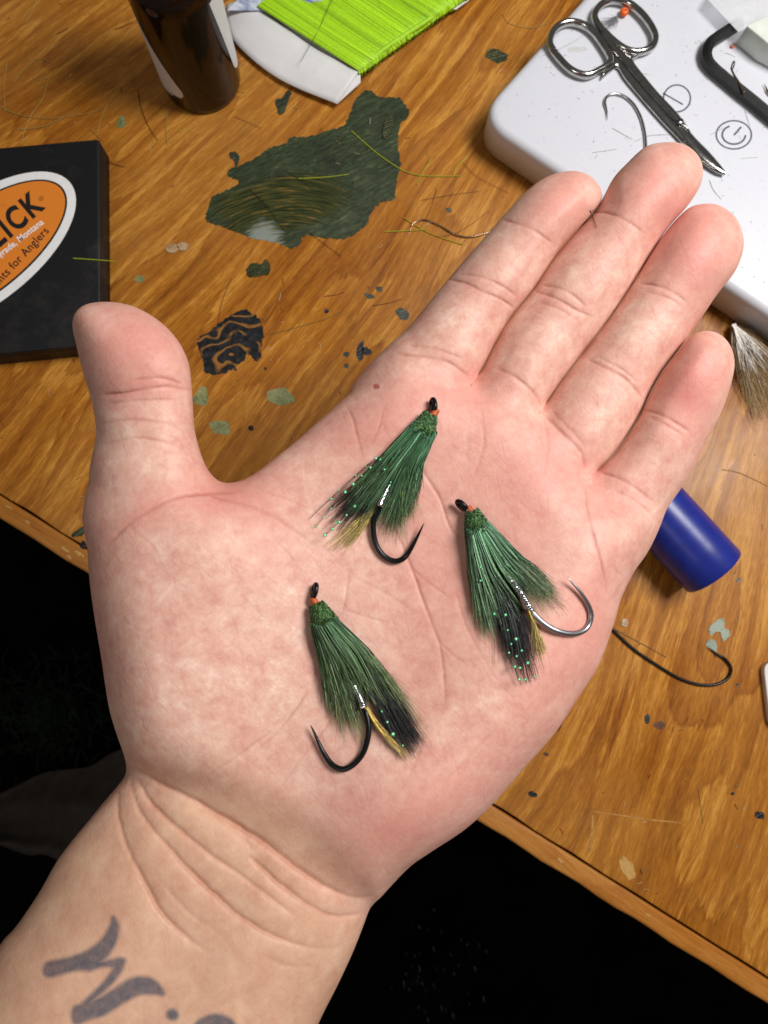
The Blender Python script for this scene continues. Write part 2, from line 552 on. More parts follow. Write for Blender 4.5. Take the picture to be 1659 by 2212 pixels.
def surface_nets(F):
    s = F < 0
    nx, ny, nz = F.shape
    cs = [(i, j, k) for i in (0, 1) for j in (0, 1) for k in (0, 1)]
    cnt = np.zeros((nx-1, ny-1, nz-1), np.int8)
    for i, j, k in cs: cnt += s[i:nx-1+i, j:ny-1+j, k:nz-1+k]
    act = np.argwhere((cnt > 0) & (cnt < 8))
    idx = np.full((nx-1, ny-1, nz-1), -1, np.int32)
    idx[act[:, 0], act[:, 1], act[:, 2]] = np.arange(len(act))
    acc = np.zeros((len(act), 3)); num = np.zeros(len(act))
    vals = {c: F[act[:, 0]+c[0], act[:, 1]+c[1], act[:, 2]+c[2]] for c in cs}
    for c in cs:
        for ax in range(3):
            if c[ax]: continue
            c2 = list(c); c2[ax] = 1; c2 = tuple(c2)
            a, b = vals[c], vals[c2]
            m = (a < 0) != (b < 0)
            t = np.where(m, a/(a-b+1e-20), 0)
            p = np.tile(np.array(c, float), (len(act), 1)); p[:, ax] += t
            acc[m] += p[m]; num[m] += 1
    V = act+acc/num[:, None]
    quads = []
    for ax in range(3):
        sl0 = [slice(None)]*3; sl1 = [slice(None)]*3
        sl0[ax] = slice(0, -1); sl1[ax] = slice(1, None)
        ch = s[tuple(sl0)] != s[tuple(sl1)]
        e = np.argwhere(ch)
        o1, o2 = [(1, 2), (2, 0), (0, 1)][ax]
        e = e[(e[:, o1] > 0) & (e[:, o2] > 0) & (e[:, o1] < F.shape[o1]-1) & (e[:, o2] < F.shape[o2]-1)]
        def cell(d1, d2):
            q = e.copy(); q[:, o1] -= d1; q[:, o2] -= d2
            return idx[q[:, 0], q[:, 1], q[:, 2]]
        q = np.stack([cell(1, 1), cell(0, 1), cell(0, 0), cell(1, 0)], 1)
        flip = ~s[e[:, 0], e[:, 1], e[:, 2]]
        q[flip] = q[flip][:, ::-1]
        quads.append(q)
    return V, np.concatenate(quads)

VS = 6.0
vx = np.arange(-300, 1640, VS); vy = np.arange(286, 2760, VS); vz = np.arange(-230, 300, VS)
FV = np.empty((len(vx), len(vy), len(vz)), np.float32)
for i0 in range(0, len(vx), 40):
    FV[i0:i0+40] = field(vx[i0:i0+40, None, None], vy[None, :, None], vz[None, None, :])
HV, HQ = surface_nets(FV)
HV = np.array([vx[0], vy[0], vz[0]])+HV*VS

def subdivide(V, Q):
    n = len(V)
    E = np.sort(np.concatenate([Q[:, [0, 1]], Q[:, [1, 2]], Q[:, [2, 3]], Q[:, [3, 0]]]), 1)
    U, inv = np.unique(E, axis=0, return_inverse=True)
    inv = inv.reshape(-1)
    ev = V[U].mean(1); fv = V[Q].mean(1)
    nq = len(Q)
    e = [n+inv[k*nq:(k+1)*nq] for k in range(4)]
    f = n+len(U)+np.arange(nq)
    Q2 = np.concatenate([np.stack([Q[:, k], e[k], f, e[(k-1) % 4]], 1) for k in range(4)])
    return np.concatenate([V, ev, fv]), Q2

def tri(V):
    """the field at points, read from the grid"""
    q = (V-np.array([vx[0], vy[0], vz[0]]))/VS
    q = np.clip(q, 0, np.array(FV.shape)-1.001)
    i = q.astype(int); f = q-i
    o = np.zeros(len(V))
    for dx in (0, 1):
        for dy in (0, 1):
            for dz in (0, 1):
                w = (f[:, 0] if dx else 1-f[:, 0])*(f[:, 1] if dy else 1-f[:, 1])*(f[:, 2] if dz else 1-f[:, 2])
                o += w*FV[i[:, 0]+dx, i[:, 1]+dy, i[:, 2]+dz]
    return o
def gradient(V, h=4.0):
    return np.stack([tri(V+np.eye(3)[k]*h)-tri(V-np.eye(3)[k]*h) for k in range(3)], 1)/(2*h)
HV, HQ = subdivide(HV, HQ)
g = gradient(HV)
st = field(*HV.T)/np.maximum((g**2).sum(1), 0.2)
HV = HV-g*np.clip(st, -3, 3)[:, None]
HN = gradient(HV); HN /= np.linalg.norm(HN, axis=1)[:, None]+1e-9
# rounding off what the coarse grid left in the narrow gaps
E = np.concatenate([HQ[:, [0, 1]], HQ[:, [1, 2]], HQ[:, [2, 3]], HQ[:, [3, 0]]])
def relax(V, it=1):
    for _ in range(it):
        s = np.zeros_like(V); c = np.zeros(len(V))
        for a, b in ((0, 1), (1, 0)):
            for ax in range(V.shape[1]): s[:, ax] += np.bincount(E[:, a], V[E[:, b], ax], len(V))
            c += np.bincount(E[:, a], minlength=len(V))
        V = 0.5*V+0.5*s/np.maximum(c, 1)[:, None]
    return V
HV = relax(HV, 2); HN = relax(HN, 2); HN /= np.linalg.norm(HN, axis=1)[:, None]+1e-9

# press neighbouring fingers together
own = np.argmax(np.stack([samp(RAW[k], HV[:, 0], HV[:, 1]) for k in ORDER]), 0)
pfade = np.clip(1-(samp(D['palm'], HV[:, 0], HV[:, 1])+6)/26, 0, 1)
for i, k in enumerate(ORDER):
    sel = np.where((own == i) & (pfade > 0))[0]
    x, y = HV[sel, 0], HV[sel, 1]
    r = samp(RAW[k], x, y); nr = samp(NEAR[k], x, y)
    gxx = (samp(RAW[k], x+6, y)-samp(RAW[k], x-6, y))/12; gyy = (samp(RAW[k], x, y+6)-samp(RAW[k], x, y-6))/12
    ln = np.hypot(gxx, gyy)+1e-6
    p = (GAP-1.2)*nr*np.exp(-(np.clip(r-GAP*nr, 0, None)/26)**2)*pfade[sel]
    HV[sel, 0] -= gxx/ln*p; HV[sel, 1] -= gyy/ln*p

front = HN[:, 2] > 0.02
hx, hy = HV[:, 0], HV[:, 1]
disp = np.zeros(len(HV)); crease_c = np.zeros(len(HV))

def poly_dist(path, x, y):
    best = np.full(len(x), 1e9); tt = np.zeros(len(x)); n = len(path)-1
    for i in range(n):
        a, b = path[i], path[i+1]; ab = b-a; L = ab@ab+1e-9
        t = np.clip(((x-a[0])*ab[0]+(y-a[1])*ab[1])/L, 0, 1)
        d = np.hypot(x-a[0]-t*ab[0], y-a[1]-t*ab[1])
        m = d < best; best[m] = d[m]; tt[m] = (i+t[m])/n
    return best, tt

rcr = np.random.default_rng(5)
def crease(pts, depth, width, tint=0.5, lip=0.3, ends=0.12, low=0.0, roll=0.0, rw=2.6):
    path = spline(pts, 6)
    if len(path) > 8: path = path+rcr.normal(0, 0.11*width, path.shape)
    w4 = width*max(5.0, rw*4.5)
    sel = np.where(front & (hx > path[:, 0].min()-w4) & (hx < path[:, 0].max()+w4) & (hy > path[:, 1].min()-w4) & (hy < path[:, 1].max()+w4))[0]
    if len(sel) == 0: return
    d, t = poly_dist(path, hx[sel], hy[sel])
    fade = np.clip(np.minimum(t, 1-t)/max(ends, 1e-3), low, 1) if ends > 0 else 1.0
    ph = rcr.uniform(0, 6.28, 3)
    fade = fade*(0.72+0.20*np.sin(t*9+ph[0])+0.09*np.sin(t*23+ph[1])+0.03*np.sin(t*47+ph[2]))
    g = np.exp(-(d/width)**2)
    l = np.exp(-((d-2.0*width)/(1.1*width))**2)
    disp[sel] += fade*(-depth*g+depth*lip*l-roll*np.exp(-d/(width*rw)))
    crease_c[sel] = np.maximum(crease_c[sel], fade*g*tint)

# joint lines of the fingers
for pts, dep, wid in [
    ([(1080,474),(1129,487),(1160,502),(1196,528)], 2.6, 5), 
    ([(966,604),(1004,611),(1040,629),(1082,647),(1112,668)], 4.2, 5.5), ([(990,593),(1040,598),(1087,620),(1118,642)], 2.6, 5),
    ([(850,764),(911,770),(968,783),(1015,816)], 4.2, 6.5), ([(880,745),(940,752),(1000,775)], 1.5, 6),
    ([(1265,457),(1311,460),(1353,477),(1393,506)], 2.6, 5),
    ([(1152,630),(1197,643),(1243,669),(1285,687)], 4.0, 5.5), ([(1170,616),(1223,628),(1268,664)], 2.6, 5), ([(1160,650),(1210,668),(1250,694)], 1.5, 5),
    ([(1070,796),(1113,815),(1155,851),(1170,880)], 4.2, 6.5), 
    ([(1380,612),(1436,622),(1486,655)], 2.4, 5), ([(1392,628),(1440,642),(1476,664)], 1.4, 5),
    ([(1266,776),(1316,799),(1358,825),(1392,866)], 4.2, 5.5), ([(1290,770),(1340,796),(1380,828)], 2.4, 5),
    ([(1174,893),(1212,934),(1254,976),(1266,1018)], 4.2, 6.5), ([(1190,886),(1232,928),(1268,968)], 1.6, 6),
    ([(1390,884),(1441,903),(1492,935)], 3.4, 5.5), ([(1400,900),(1445,921),(1480,945)], 1.8, 5),
    ([(1290,1018),(1347,1038),(1414,1085)], 3.2, 6), ([(1330,1060),(1370,1080),(1410,1108)], 1.6, 6),
    ([(214,854),(263,851),(310,842),(367,836),(415,844)], 4.6, 6.5), ([(285,822),(351,817),(402,833)], 3.6, 7), ([(230,872),(300,864),(390,862)], 1.4, 6),
    ([(215,960),(300,945),(380,960)], 1.2, 7), ([(214,915),(290,905),(380,918)], 1.0, 6),
]: crease(pts, dep*0.40, wid*0.50, 0.85, lip=0.0, ends=0.16, roll=dep*0.56)

# lines of the palm
for pts, dep, wid, tn in [
    ([(225,1185),(250,1160),(284,1128),(341,1093),(393,1072),(465,1064),(540,1060)], 6.0, 9, 0.5),
    ([(430,1050),(470,1075),(530,1090),(600,1120),(680,1180)], 3.0, 9, 0.3),
    ([(745,870),(762,905),(772,945),(786,1000)], 3.0, 6, 0.4),
    ([(840,1120),(866,1170),(886,1220),(915,1299),(934,1350),(950,1396),(959,1462),(962,1530)], 4.2, 6.5, 0.5),
    ([(886,1225),(930,1262),(968,1290)], 2.0, 6, 0.3), ([(940,1375),(985,1420),(1040,1450)], 1.6, 6, 0.25), ([(700,1345),(690,1440),(700,1560)], 1.3, 6, 0.2),
    ([(905,1000),(923,1033),(950,1077),(972,1139),(1000,1165)], 4.4, 6.5, 0.45),
    ([(1266,1043),(1269,1100),(1284,1163),(1302,1225),(1312,1290)], 4.4, 6.5, 0.5),
    ([(1170,890),(1185,960),(1175,1040)], 1.6, 7, 0.25),
    ([(1040,870),(1045,960),(1020,1040)], 1.6, 7, 0.25),
    ([(830,870),(820,920),(800,965)], 1.8, 5, 0.3),
    ([(754,1230),(748,1290),(736,1330)], 2.4, 5, 0.35),
    ([(674,1478),(641,1530),(596,1585),(545,1630)], 2.2, 6, 0.35),
    ([(722,1545),(690,1590),(650,1640),(607,1700)], 2.0, 6, 0.3),
    ([(593,1576),(550,1605),(504,1640),(440,1680)], 1.8, 6, 0.3),
    ([(730,1310),(800,1335),(870,1350)], 1.4, 5, 0.25),
    ([(770,1250),(850,1290),(900,1330)], 1.4, 5, 0.25),
    ([(980,1260),(1010,1360),(1080,1480)], 1.6, 7, 0.2),
    ([(920,1560),(900,1640),(860,1720)], 1.8, 8, 0.2),
    ([(560,1060),(640,1085),(720,1130)], 1.2, 5, 0.2),
    ([(1080,1560),(1000,1650),(950,1700)], 1.5, 8, 0.15),
    ([(1310,1200),(1330,1230),(1350,1250)], 1.5, 6, 0.2),
    ([(280,1140),(330,1180),(350,1230)], 1.5, 7, 0.2),
]: crease(pts, dep*0.42, wid*0.46, tn*2.2, lip=0.0, ends=0.2, roll=dep*0.34, rw=3.2)

# folds of the wrist
for pts, dep, wid, tn in [
    ([(262,1640),(286,1662),(336,1692),(403,1722),(476,1762),(560,1812),(627,1862),(700,1913),(767,1941),(815,1935)], 11, 10, 0.75),
    ([(290,1678),(300,1695),(325,1733),(381,1784),(448,1840),(521,1890),(588,1941),(640,1980)], 7.0, 9, 0.6),
    ([(535,1845),(560,1868),(605,1907),(672,1957),(728,1980),(790,1972)], 8.0, 9, 0.65),
    ([(278,1680),(284,1710),(299,1748),(336,1797),(392,1859),(448,1915),(515,1975),(588,2019),(672,2047),(740,2047)], 7.5, 9.5, 0.6),
    ([(256,1705),(252,1735),(256,1770),(274,1829),(314,1907),(358,1980),(420,2036),(462,2060)], 6.5, 10, 0.55),
    ([(330,1880),(370,1930),(420,1980),(490,2025)], 2.2, 10, 0.2),
    ([(560,2060),(620,2085),(690,2090)], 2.0, 10, 0.15),
    ([(400,1735),(500,1785),(560,1850)], 2.0, 9, 0.2),
]: crease(pts, dep*0.50, wid*0.55, tn*0.85, lip=0.0, ends=0.22, roll=dep*1.25, rw=4.4)

# fine lines: crossing the ball of the thumb, over the palm, along the fingers
r2 = np.random.default_rng(11)
for _ in range(170):
    cx, cy = r2.uniform(230, 760), r2.uniform(1090, 1660)
    ang = r2.normal(0.75, 0.28) if r2.random() < 0.6 else r2.normal(-0.6, 0.35)
    L = r2.uniform(30, 110)
    dx, dy = math.cos(ang)*L/2, math.sin(ang)*L/2
    b = r2.normal(0, 6)
    crease([(cx-dx, cy-dy), (cx+b, cy-b), (cx+dx, cy+dy)], r2.uniform(0.12, 0.45), r2.uniform(3.2, 4.4), 0.15, lip=0.0, ends=0.3)
for _ in range(150):
    cx, cy = r2.uniform(760, 1310), r2.uniform(850, 1800)
    ang = r2.normal(1.2, 0.5) if r2.random() < 0.65 else r2.normal(0.1, 0.4)
    L = r2.uniform(30, 120)
    dx, dy = math.cos(ang)*L/2, math.sin(ang)*L/2
    crease([(cx-dx, cy-dy), (cx+r2.normal(0, 5), cy+r2.normal(0, 5)), (cx+dx, cy+dy)], r2.uniform(0.12, 0.4), r2.uniform(3.2, 4.6), 0.12, lip=0.0, ends=0.3)
for nme in FINGERS:
    a, b = np.array(FINGERS[nme][0], float), np.array(FINGERS[nme][1], float)
    ax = (b-a)/np.linalg.norm(b-a); nr = np.array([-ax[1], ax[0]])
    for _ in range(34):
        t = r2.uniform(0.0, 0.98)
        c = a+(b-a)*t+nr*r2.uniform(-60, 60)
        dr = ax if r2.random() < 0.75 else nr
        L = r2.uniform(18, 55)
        crease([tuple(c-dr*L/2), tuple(c+nr*r2.normal(0, 3)), tuple(c+dr*L/2)], r2.uniform(0.12, 0.35), r2.uniform(3.2, 4.2), 0.08, lip=0.0, ends=0.3)

HV = HV+HN*disp[:, None]

# colour of the skin: r redness, g tan of the forearm, b ink, a crease
red = np.zeros(len(HV))
for cx, cy, sx, sy, an, am in [
    (1215,440,55,45,-0.9,0.8),(1410,400,70,60,-0.9,0.8),(1500,560,70,75,-0.9,1.0),(1492,840,45,75,0.35,1.3),(1530,470,45,30,0.2,0.4),
    (290,740,90,75,0.4,0.85),(330,835,80,16,0,0.4),(470,1075,90,40,-0.2,0.65),(300,1110,90,30,-0.6,0.45),(560,1120,120,60,0.6,0.35),
    (860,880,90,55,-0.6,0.55),(1040,850,60,35,0.5,0.5),(1000,960,120,80,0.4,0.35),(1170,1080,130,120,0.7,0.35),(1120,1230,110,130,0.3,0.22),
    (1200,980,50,60,0.6,0.5),(1330,1090,60,50,0.6,0.4),(1350,815,50,35,0.6,0.35),(1220,655,50,30,0.5,0.3),(1040,615,50,30,0.4,0.3),
    (1080,1400,90,140,0.4,0.25),(1220,1450,60,110,0.5,0.5),(820,1820,130,60,-0.5,0.65),(700,1720,110,60,0.2,0.35),(1000,1720,130,60,-0.7,0.4),
    (760,950,60,50,0,0.35),(900,1110,60,120,0.3,0.3),(930,1330,70,170,0.2,0.3),(205,1300,30,200,0,0.35),(1290,1330,40,80,0,0.4)]:
    red += am*gauss(hx, hy, cx, cy, sx, sy, an)
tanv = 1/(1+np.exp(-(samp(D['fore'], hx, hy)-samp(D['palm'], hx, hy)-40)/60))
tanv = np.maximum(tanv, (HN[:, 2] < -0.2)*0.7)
Z7 = lambda pts: np.array([(x*.56, 1526.3+.56*y) for x, y in pts])
ink = np.zeros(len(HV))
def ink_poly(poly):
    p = spline(Z7(poly), 4, True)
    pb = (p[:, 0].min()-20, p[:, 0].max()+20, p[:, 1].min()-20, p[:, 1].max()+20)
    sel = np.where(front & (hx > pb[0]) & (hx < pb[1]) & (hy > pb[2]) & (hy < pb[3]))[0]
    x, y = hx[sel], hy[sel]
    inside = np.zeros(len(sel), bool); best = np.full(len(sel), 1e9)
    for i in range(len(p)):
        a = p[i]; b = p[(i+1) % len(p)]; ab = b-a; L = ab@ab+1e-9
        t = np.clip(((x-a[0])*ab[0]+(y-a[1])*ab[1])/L, 0, 1)
        best = np.minimum(best, np.hypot(x-a[0]-t*ab[0], y-a[1]-t*ab[1]))
        if a[1] != b[1]:
            inside ^= ((a[1] > y) != (b[1] > y)) & (x < (b[0]-a[0])*(y-a[1])/(b[1]-a[1])+a[0])
    sd = np.where(inside, best, -best)
    ink[sel] = np.maximum(ink[sel], np.clip(0.82+sd/10.0, 0, 1))
ink_poly([(436,812),(456,850),(446,905),(410,965),(380,985),(345,1012),(280,1018),(182,1040),(178,992),(250,975),(325,950),(390,905),(424,850)])
ink_poly([(345,985),(400,985),(472,972),(474,992),(440,1003),(395,1000),(340,1018)])
ink_poly([(474,975),(476,995),(448,1045),(400,1095),(350,1140),(302,1190),(285,1180),(340,1125),(390,1078),(428,1030),(452,990)])
ink_poly([(284,1165),(330,1148),(400,1118),(450,1085),(500,1055),(545,1045),(595,1058),(632,1108),(580,1106),(530,1112),(460,1150),(400,1188),(340,1205),(288,1222)])
ink_poly([(648,1180),(668,1170),(684,1185),(680,1202),(662,1206),(648,1196)])
ink_poly([(752,1232),(790,1200),(840,1190),(890,1208),(905,1235),(880,1262),(850,1300),(800,1330),(760,1300)])
hcol = np.column_stack([red, tanv, ink, crease_c])
mole = np.hypot(hx-813, hy-835) < 6.5
hcol[mole & front, 3] = 1.6
HAND_W = P(HV[:, 0], HV[:, 1], HZ+HV[:, 2]*HU)

def skin_material():
    t = NT('skin')
    v = t.coords()
    at, al = t.attr('Col')
    sep = t.node('ShaderNodeSeparateColor'); t.link(at, sep.inputs[0])
    r, g, b = sep.outputs[0], sep.outputs[1], sep.outputs[2]
    mott = t.noise(v, 190.0, 5, 0.62, 0.3)
    mott2 = t.noise(v, 60.0, 3, 0.6)
    fine = t.noise(v, 900.0, 3, 0.6)
    blotch = t.noise(v, 430.0, 4, 0.65, 0.5)
    mm = t.math('ADD', t.math('MULTIPLY', mott, 0.44), t.math('MULTIPLY', mott2, 0.27))
    mm = t.math('ADD', mm, t.math('MULTIPLY', blotch, 0.29))
    base = t.ramp(mm, [(0.38, (0.605, 0.290, 0.235)), (0.48, (0.68, 0.385, 0.305)), (0.55, (0.73, 0.460, 0.365)), (0.64, (0.82, 0.600, 0.485))])
    rr = t.math('MULTIPLY', r, t.math('ADD', 0.35, mott))
    col = t.mix(t.math('MULTIPLY', rr, 0.84, True), base, (0.65, 0.225, 0.190))
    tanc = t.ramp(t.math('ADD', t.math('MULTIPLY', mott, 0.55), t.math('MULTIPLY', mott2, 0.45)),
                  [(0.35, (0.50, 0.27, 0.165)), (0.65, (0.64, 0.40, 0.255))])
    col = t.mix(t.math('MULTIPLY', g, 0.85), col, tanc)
    col = t.mix(t.math('MULTIPLY', t.ramp(fine, [(0.35, (0, 0, 0)), (0.7, (1, 1, 1))]), 0.12), col, (0.80, 0.52, 0.42))
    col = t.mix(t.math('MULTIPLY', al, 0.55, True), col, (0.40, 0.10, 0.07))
    inkf = t.math('MULTIPLY', b, t.math('ADD', 0.62, t.math('MULTIPLY', t.noise(v, 700, 3), 0.45)), True)
    col = t.mix(inkf, col, (0.068, 0.078, 0.105))
    t.base(col)
    t.set(Roughness=0.52, Specular_IOR_Level=0.36, Subsurface_Weight=0.22, Subsurface_Scale=0.0017)
    t.b.inputs['Subsurface Radius'].default_value = (1.0, 0.35, 0.2)
    # ridges and pores, and the fine crossing lines
    vor = t.node('ShaderNodeTexVoronoi', feature='DISTANCE_TO_EDGE'); vor.inputs['Scale'].default_value = 950.0
    t.link(v, vor.inputs['Vector'])
    h = t.math('ADD', t.math('MULTIPLY', t.math('MINIMUM', vor.outputs[0], 0.25), 1.3), t.math('MULTIPLY', t.noise(v, 1500.0, 2), 0.9))
    lin = None
    for rz, sc in ((0.75, (150, 1300, 300)), (-0.75, (190, 1500, 300)), (1.35, (120, 1000, 300))):
        n = t.noise(t.coords(scale=sc, rot=(0, 0, rz)), 1.0, 2, 0.5, 0.25)
        g = t.ramp(n, [(0.30, (1, 1, 1)), (0.42, (0, 0, 0))])
        lin = g if lin is None else t.math('MAXIMUM', lin, g)
    h = t.math('SUBTRACT', h, t.math('MULTIPLY', lin, 0.45))
    col = t.mix(t.math('MULTIPLY', lin, 0.12), col, (0.50, 0.18, 0.13))
    t.base(col)
    t.bump(h, 0.22, 0.00018)
    return t.m
SKIN = skin_material()
hand = mesh_obj('hand', HAND_W, HQ, SKIN, None, True, hcol)
tag(hand, 'open left hand and tattooed forearm, palm up, holding three green flies', 'hand')
BVH = BVHTree.FromPolygons([Vector(c) for c in HAND_W], HQ.tolist())
CAMP = Vector((0, 0, CAM_H))

def on_hand(px, py, h=0.0):
    """point on the skin seen at a photograph position, lifted h towards the eye"""
    q = P(px, py, 0.0)
    d = (Vector(q)-CAMP).normalized()
    hit = BVH.ray_cast(CAMP, d)[0]
    if hit is None: return P(px, py, HZ+0.012+h)
    return np.array(hit-d*h)
# ================================================================== the three flies
def strand_mesh(strands, seg=3):
    """strands: (points, radius at the root, radius at the tip, colour root, colour tip)"""
    Vs, Fs, Cs = [], [], []
    n0 = 0
    ang = np.arange(seg)*2*math.pi/seg
    ca, sa = np.cos(ang), np.sin(ang)
    for pts, r0, r1, c0, c1 in strands:
        p = np.asarray(pts, float); n = len(p)
        T = np.gradient(p, axis=0); T /= np.linalg.norm(T, axis=1)[:, None]+1e-12
        s = np.cross(T, np.array([0.0, 0.0, 1.0])); s /= np.linalg.norm(s, axis=1)[:, None]+1e-9
        u = np.cross(s, T)
        t = np.linspace(0, 1, n)
        r = r0+(r1-r0)*t**1.6
        V = p[:, None, :]+r[:, None, None]*(ca[None, :, None]*s[:, None, :]+sa[None, :, None]*u[:, None, :])
        Vs.append(V.reshape(-1, 3))
        col = np.asarray(c0)[None, :]*(1-t[:, None])+np.asarray(c1)[None, :]*t[:, None]
        Cs.append(np.repeat(np.column_stack([col, np.ones(n)]), seg, 0))
        i = np.arange(n-1)[:, None]*seg; k = np.arange(seg)[None, :]; l = (k+1) % seg
        Fs.append((np.stack([i+k, i+l, i+seg+l, i+seg+k], -1).reshape(-1, 4))+n0)
        n0 += n*seg
    return np.concatenate(Vs), np.concatenate(Fs), np.concatenate(Cs)

def hair_material(name, rough=0.5, spec=0.4, sheen=0.0):
    t = NT(name)
    c, a = t.attr('Col')
    v = t.coords()
    n = t.noise(v, 2500, 2)
    t.base(t.mix(0.35, c, t.ramp(n, [(0.3, (0.35, 0.35, 0.35)), (0.7, (1.5, 1.5, 1.5))]), 'MULTIPLY'))
    t.set(Roughness=rough, Specular_IOR_Level=spec)
    return t.m
HAIR = hair_material('dyed_hair')
BLACK_WIRE = plain('black_nickel_wire', (0.012, 0.012, 0.013), 0.28, 0.6, 0.2)
GREY_WIRE = plain('grey_nickel_wire', (0.40, 0.40, 0.42), 0.36, 1.0, 0.1)
BRONZE_WIRE = plain('bronze_wire', (0.30, 0.20, 0.13), 0.25, 1.0, 0.15)
STEEL_WIRE = plain('bright_steel_wire', (0.50, 0.49, 0.48), 0.2, 1.0, 0.08)
THREAD_OR = plain('orange_thread', (0.42, 0.075, 0.006), 0.55, 0, 0.2, 2500)
tn = NT('silver_tinsel')
tv = tn.coords()
tn.base(tn.ramp(tn.noise(tv, 1800, 2), [(0.3, (0.55, 0.57, 0.60)), (0.7, (0.95, 0.96, 0.97))]))
tn.set(Roughness=0.16, Metallic=1.0)
tn.bump(tn.noise(tv, 1600, 2), 0.7, 0.0003)
TINSEL = tn.m
gl = NT('green_flash_glint'); gl.set(Roughness=0.34, Metallic=0.7)
gl.base(gl.ramp(gl.noise(gl.coords(), 900, 1), [(0.35, (0.08, 0.62, 0.26)), (0.65, (0.30, 0.80, 0.42))]))
FLASH = gl.m

def curve_at(poly, s):
    """point at share s along a list of photograph positions"""
    p = np.array(poly, float)
    seg = np.linalg.norm(np.diff(p, axis=0), axis=1); L = np.concatenate([[0], np.cumsum(seg)])/seg.sum()
    return np.array([np.interp(s, L, p[:, 0]), np.interp(s, L, p[:, 1])])

def tuft(r, base, mid, tips, count, hb, hm, ht, rad, cols, lenvar=(0.8, 1.05), clump=0, fray=5.0, rtip=0.25, n=8, sel=None):
    """hair from the base line through the mid line to the tips line, heights above the skin hb, hm, ht"""
    out = []
    cl = np.sort(r.random(clump)) if clump else None
    for _ in range(count):
        s = r.random()
        if sel is not None: s = sel[0]+(sel[1]-sel[0])*s
        st = s
        if clump:
            c = cl[np.argmin(np.abs(cl-s))]
            st = s+(c-s)*r.uniform(0.45, 0.95)
        b = curve_at(base, s)+r.normal(0, 1.5, 2); m = curve_at(mid, st)+r.normal(0, 1.8, 2); t = curve_at(tips, st)+r.normal(0, fray, 2)
        f = r.uniform(*lenvar)
        e = m+(t-m)*f if f <= 1 else t+(t-m)*(f-1)
        lay = r.random()
        cs = spline([b, (b*0.5+m*0.5)+r.normal(0, 1.0, 2), m, (m*0.5+e*0.5)+r.normal(0, 1.6, 2), e], 2)
        k = np.linspace(0, 1, len(cs))
        round_ = 0.45+0.55*math.sqrt(max(0.0, 1-(2*(s-0.5))**2))
        hh = np.interp(k, [0, 0.5, 1], [hb*(0.25+0.75*lay)*round_, hm*(0.15+0.85*lay)*round_, ht*(0.1+0.9*lay)])
        pts = [on_hand(q[0], q[1], h) for q, h in zip(cs, hh)]
        c0, c1 = cols[r.integers(len(cols))]
        v = r.choice([0.35, 0.8, 1.15, 1.9], p=[0.22, 0.3, 0.3, 0.18])*r.uniform(0.8, 1.2)*(0.5+0.5*lay)
        gain = 1.0 if cols is BLACK else 1.45
        out.append((pts, rad*r.uniform(0.75, 1.25), rad*rtip, np.array(c0)*v*gain, np.array(c1)*v*gain))
    return out

GREEN = [((0.040, 0.135, 0.062), (0.070, 0.150, 0.075)), ((0.075, 0.190, 0.105), (0.12, 0.200, 0.105)), ((0.012, 0.050, 0.020), (0.035, 0.075, 0.030)), ((0.14, 0.27, 0.17), (0.19, 0.26, 0.15)), ((0.050, 0.155, 0.065), (0.10, 0.17, 0.07))]
OLIVE_GREEN = [((0.032, 0.105, 0.035), (0.070, 0.115, 0.038)), ((0.065, 0.160, 0.065), (0.13, 0.175, 0.070)), ((0.010, 0.038, 0.012), (0.030, 0.050, 0.016)), ((0.12, 0.22, 0.11), (0.20, 0.24, 0.11)), ((0.04, 0.12, 0.04), (0.09, 0.14, 0.05))]
TIPGREEN = [((0.05, 0.15, 0.06), (0.28, 0.25, 0.13)), ((0.07, 0.18, 0.07), (0.34, 0.28, 0.17)), ((0.06, 0.16, 0.05), (0.16, 0.26, 0.08))]
BLACK = [((0.008, 0.008, 0.009), (0.016, 0.012, 0.013)), ((0.012, 0.010, 0.010), (0.030, 0.022, 0.022)), ((0.006, 0.006, 0.007), (0.010, 0.008, 0.009))]
YELLOW = [((0.52, 0.36, 0.05), (0.56, 0.42, 0.17)), ((0.44, 0.32, 0.07), (0.52, 0.42, 0.2)), ((0.40, 0.30, 0.04), (0.46, 0.36, 0.14))]

def hook_path(pts, hs, n=6):
    p = spline([(x, y, h) for (x, y), h in zip(pts, hs)], n)
    return np.array([on_hand(x, y, h) for x, y, h in p])

